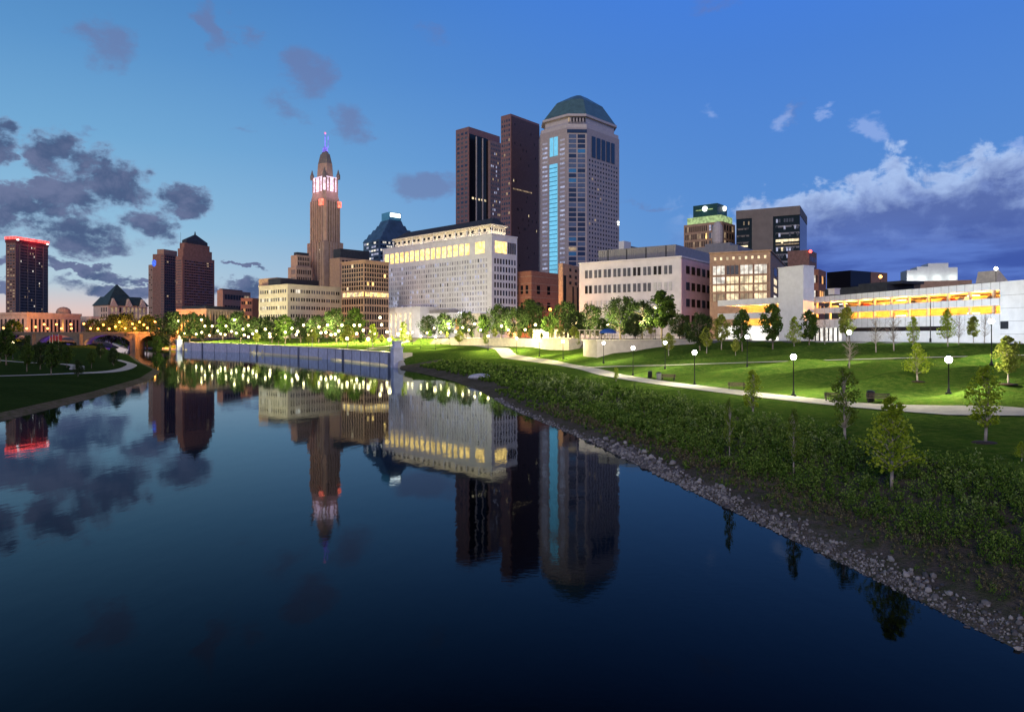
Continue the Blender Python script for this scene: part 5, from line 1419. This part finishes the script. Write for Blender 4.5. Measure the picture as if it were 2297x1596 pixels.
def rocks(name, label, n, d0, d1, y0, y1, smin, smax, m, power):
    x, y, d = band_points(n, d0, d1, y0, y1, power)
    wob = .35 * np.sin(y * .9) + .25 * np.sin(y * 2.3 + 1) + .2 * np.sin(y * 5.1)
    keep = (d < d1 - .35 + wob * .6) & (d > d0 * .4 + .12 * wob) | (rg.random(n) < .12)
    x, y, d = x[keep], y[keep], d[keep]; n = len(x)
    z = zright(x, y)
    ico = np.array(bm_ico())
    nf = len(ico); V = ico.reshape(-1, 3)
    s_ = (smin + (smax - smin) * rg.random(n) ** 2.5) * np.clip(y / 40, .8, 3)
    dst = []
    tint = []
    for part in range(1):
        M3 = rg.normal(size=(n, 3, 3)); Q, _ = np.linalg.qr(M3)
        sc_ = s_[:, None] * rg.uniform(.55, 1.2, (n, 3))
        # jitter per unique direction
        jit = 1 + .22 * np.sin(V @ rg.normal(size=(3, n)) * 2.2 + rg.random(n) * 6)      # (nv, n)
        P_ = V[None] * jit.T[:, :, None] * sc_[:, None, :]
        P_ = np.einsum('nvi,nij->nvj', P_, Q) + np.stack([x, y, z + s_ * .15], 1)[:, None, :]
        dst.append(P_.reshape(-1, 3)); tint.append(np.repeat(rg.random(n), len(V)))
    me = quads_mesh(name, np.concatenate(dst), 3, [m], np.concatenate(tint))
    o = bpy.data.objects.new(name, me); COL.objects.link(o)
    return tag(o, label, 'rocks', None, 'stuff')
def bm_ico():
    import bmesh
    bm = bmesh.new(); bmesh.ops.create_icosphere(bm, subdivisions=1, radius=1.0); bm.faces.ensure_lookup_table()
    r = [[tuple(v.co) for v in f.verts] for f in bm.faces]; bm.free(); return r
ROCK = leaf_mat('riprap_stone', (.07, .07, .08), (.15, .145, .15), (.34, .33, .33), .0)
rocks('rocks', 'band of pale grey broken rocks along the waterline', 9000, -.25, 1.3, 14, 62, .03, .10, ROCK, 1.1)
rocks('rocks', 'bigger stones lying here and there in the rock band', 900, -.55, 1.9, 14, 66, .08, .22, ROCK, 1.2)
rocks('rocks', 'far end of the band of small rocks, thinning out along the bank', 1800, -.2, .8, 62, 110, .03, .08, ROCK, 1.6)
# pale boulder on the bank
X, Y, _ = P(1078, 150); q = MB(); g_ = ground(X, Y)
Dm = march(1078, 848, 0, 60, 300) or 150; X, Y, _ = P(1078, Dm); g_ = ground(X, Y)
q.lathe([(1.4, -.3), (1.9, .2), (1.7, .7), (1.0, 1.1), (.3, 1.25)], mat('pale_boulder_stone', (.42, .43, .50), .8, var=.15, vscale=1.5, bump=.4), 9)
o = q.build('boulder', None, False, (X, Y, g_)); o.scale = (1.5, 1, .8); tag(o, 'single pale boulder lying on the dark bank above the waterline', 'boulder')

# ------------------------------------------------------------------ park furniture
def bench(px, py, label, rz):
    D = march(px, py, 0, 40, 220) or 90
    X, Y, _ = P(px, D); r = empty('park_bench', (X, Y, ground(X, Y)), rz, label, 'bench', 'benches beside the path')
    q = MB()
    for k in range(4): q.box(-1.1, 1.1, -.30 + k * .14, -.19 + k * .14, .43, .48, M['wood'])
    q.build('seat', r)
    q = MB()
    for k in range(3): q.box(-1.1, 1.1, .26 + k * .03, .30 + k * .03, .55 + k * .14, .65 + k * .14, M['wood'])
    q.build('backrest', r)
    for x in (-.9, .9):
        q = MB(); q.box(x - .04, x + .04, -.28, .28, 0, .05, M['metal']); q.box(x - .04, x + .04, .22, .30, .05, .9, M['metal']); q.box(x - .04, x + .04, -.28, -.20, .05, .43, M['metal']); q.build('leg', r)
    return r
def bin_(px, py, label, m=None):
    D = march(px, py, 0, 40, 220) or 90
    X, Y, _ = P(px, D); r = empty('litter_bin', (X, Y, ground(X, Y)), .3, label, 'bin', 'bins beside the path')
    q = MB(); q.lathe([(.30, 0), (.36, .1), (.38, .95), (.34, 1.0)], m or M['metal'], 12); q.build('body', r)
    q = MB(); q.lathe([(.40, 1.0), (.40, 1.06), (.2, 1.18), (.03, 1.2)], M['darkmetal'], 12); q.build('lid', r)
bench(1499, 853, 'bench by the path under the third near lamp', R(-25)); bench(1652, 875, 'lone bench beside the path in the middle of the lawn', R(-20)); bench(1874, 902, 'bench half hidden behind the slim dark tree', R(-20)); bench(1970, 903, 'bench right of the dark bin near the spreading tree', R(-20))
bin_(1458, 848, 'dark litter bin beside the path, left of the first bench'); bin_(1953, 903, 'black litter bin standing right of the slim tree'); bin_(1478, 851, 'small grey bin between the dark bin and the first bench', M['greymetal'])
# blue canopy and pergola on the plaza
X, Y, _ = P(1364, 195); zg = CITY
r = empty('canopy', (X, Y, zg), 0, 'blue domed canopy standing on the plaza above the terrace wall', 'canopy')
q = MB(); q.lathe([(2.5, 2.0), (2.4, 2.3), (1.8, 2.9), (.9, 3.25), (.1, 3.35)], M['blue'], 14); q.build('cover', r)
for a in range(4): q = MB(); q.tube((2.2 * math.cos(a * 1.57 + .4), 2.2 * math.sin(a * 1.57 + .4), 0), (2.2 * math.cos(a * 1.57 + .4), 2.2 * math.sin(a * 1.57 + .4), 2.1), .06, .06, M['metal'], 6); q.build('post', r)
plight(r, 'canopy_light', (0, -1.5, 1.6), 60, (.4, .6, 1), .15)
X, Y, _ = P(1300, 225)
r = empty('pergola', (X, Y, zg), R(-10), 'white post pergola at the left end of the plaza', 'pergola')
for i in range(7):
    for y_ in (0, 4): q = MB(); q.box(i * 1.6 - .15, i * 1.6 + .15, y_ - .15, y_ + .15, 0, 3.0, M['cream']); q.build('post', r)
q = MB(); q.box(-.5, 10.2, -.4, 4.4, 3.0, 3.25, M['cream']); q.build('roof', r)
# plaza kiosks: low pale buildings behind the young trees
b = Bld('pavilion', 'low pale park pavilion behind the young trees left of the terrace', 1232, 262, 40, 1195, 1296, zb=CITY)
b.box('wall', 0, b.L2, 0, b.L1, 0, 3.4, M['cream']); b.box('roof', -.6, b.L2 + .6, -.6, b.L1 + .6, 3.4, 3.8, M['greymetal']); b.win('R', 6, 1, .05, .95, .4, 3.0, .6, .9, [M['lit_dim'], M['glass']], [.5, .5]); b.finish()
for i, px in enumerate((112, 118, 124, 131)):
    X, Y, _ = P(px, 300); r = empty('flagpole', (X, Y, ground(X, Y)), 0, '%s flagpole with a drooping red flag near the bridge' % ORD[i], 'flagpole', 'flagpoles near the bridge')
    zt = zat(752 - i % 2 * 3, 300) - ground(X, Y); q = MB(); q.tube((0, 0, 0), (0, 0, zt), .12, .07, M['coping'], 6); q.build('pole', r)
    q = MB(); q.poly([(0.1, 0, zt - .2), (1.6, .1, zt - .7), (1.2, .15, zt - 3.2), (.1, 0, zt - 2.4), (0.1, .06, zt - .2), (1.6, .16, zt - .7), (1.2, .21, zt - 3.2), (.1, .06, zt - 2.4)], [(0, 1, 2, 3), (7, 6, 5, 4), (0, 4, 5, 1), (1, 5, 6, 2), (2, 6, 7, 3), (3, 7, 4, 0)], M['red']); q.build('flag', r)
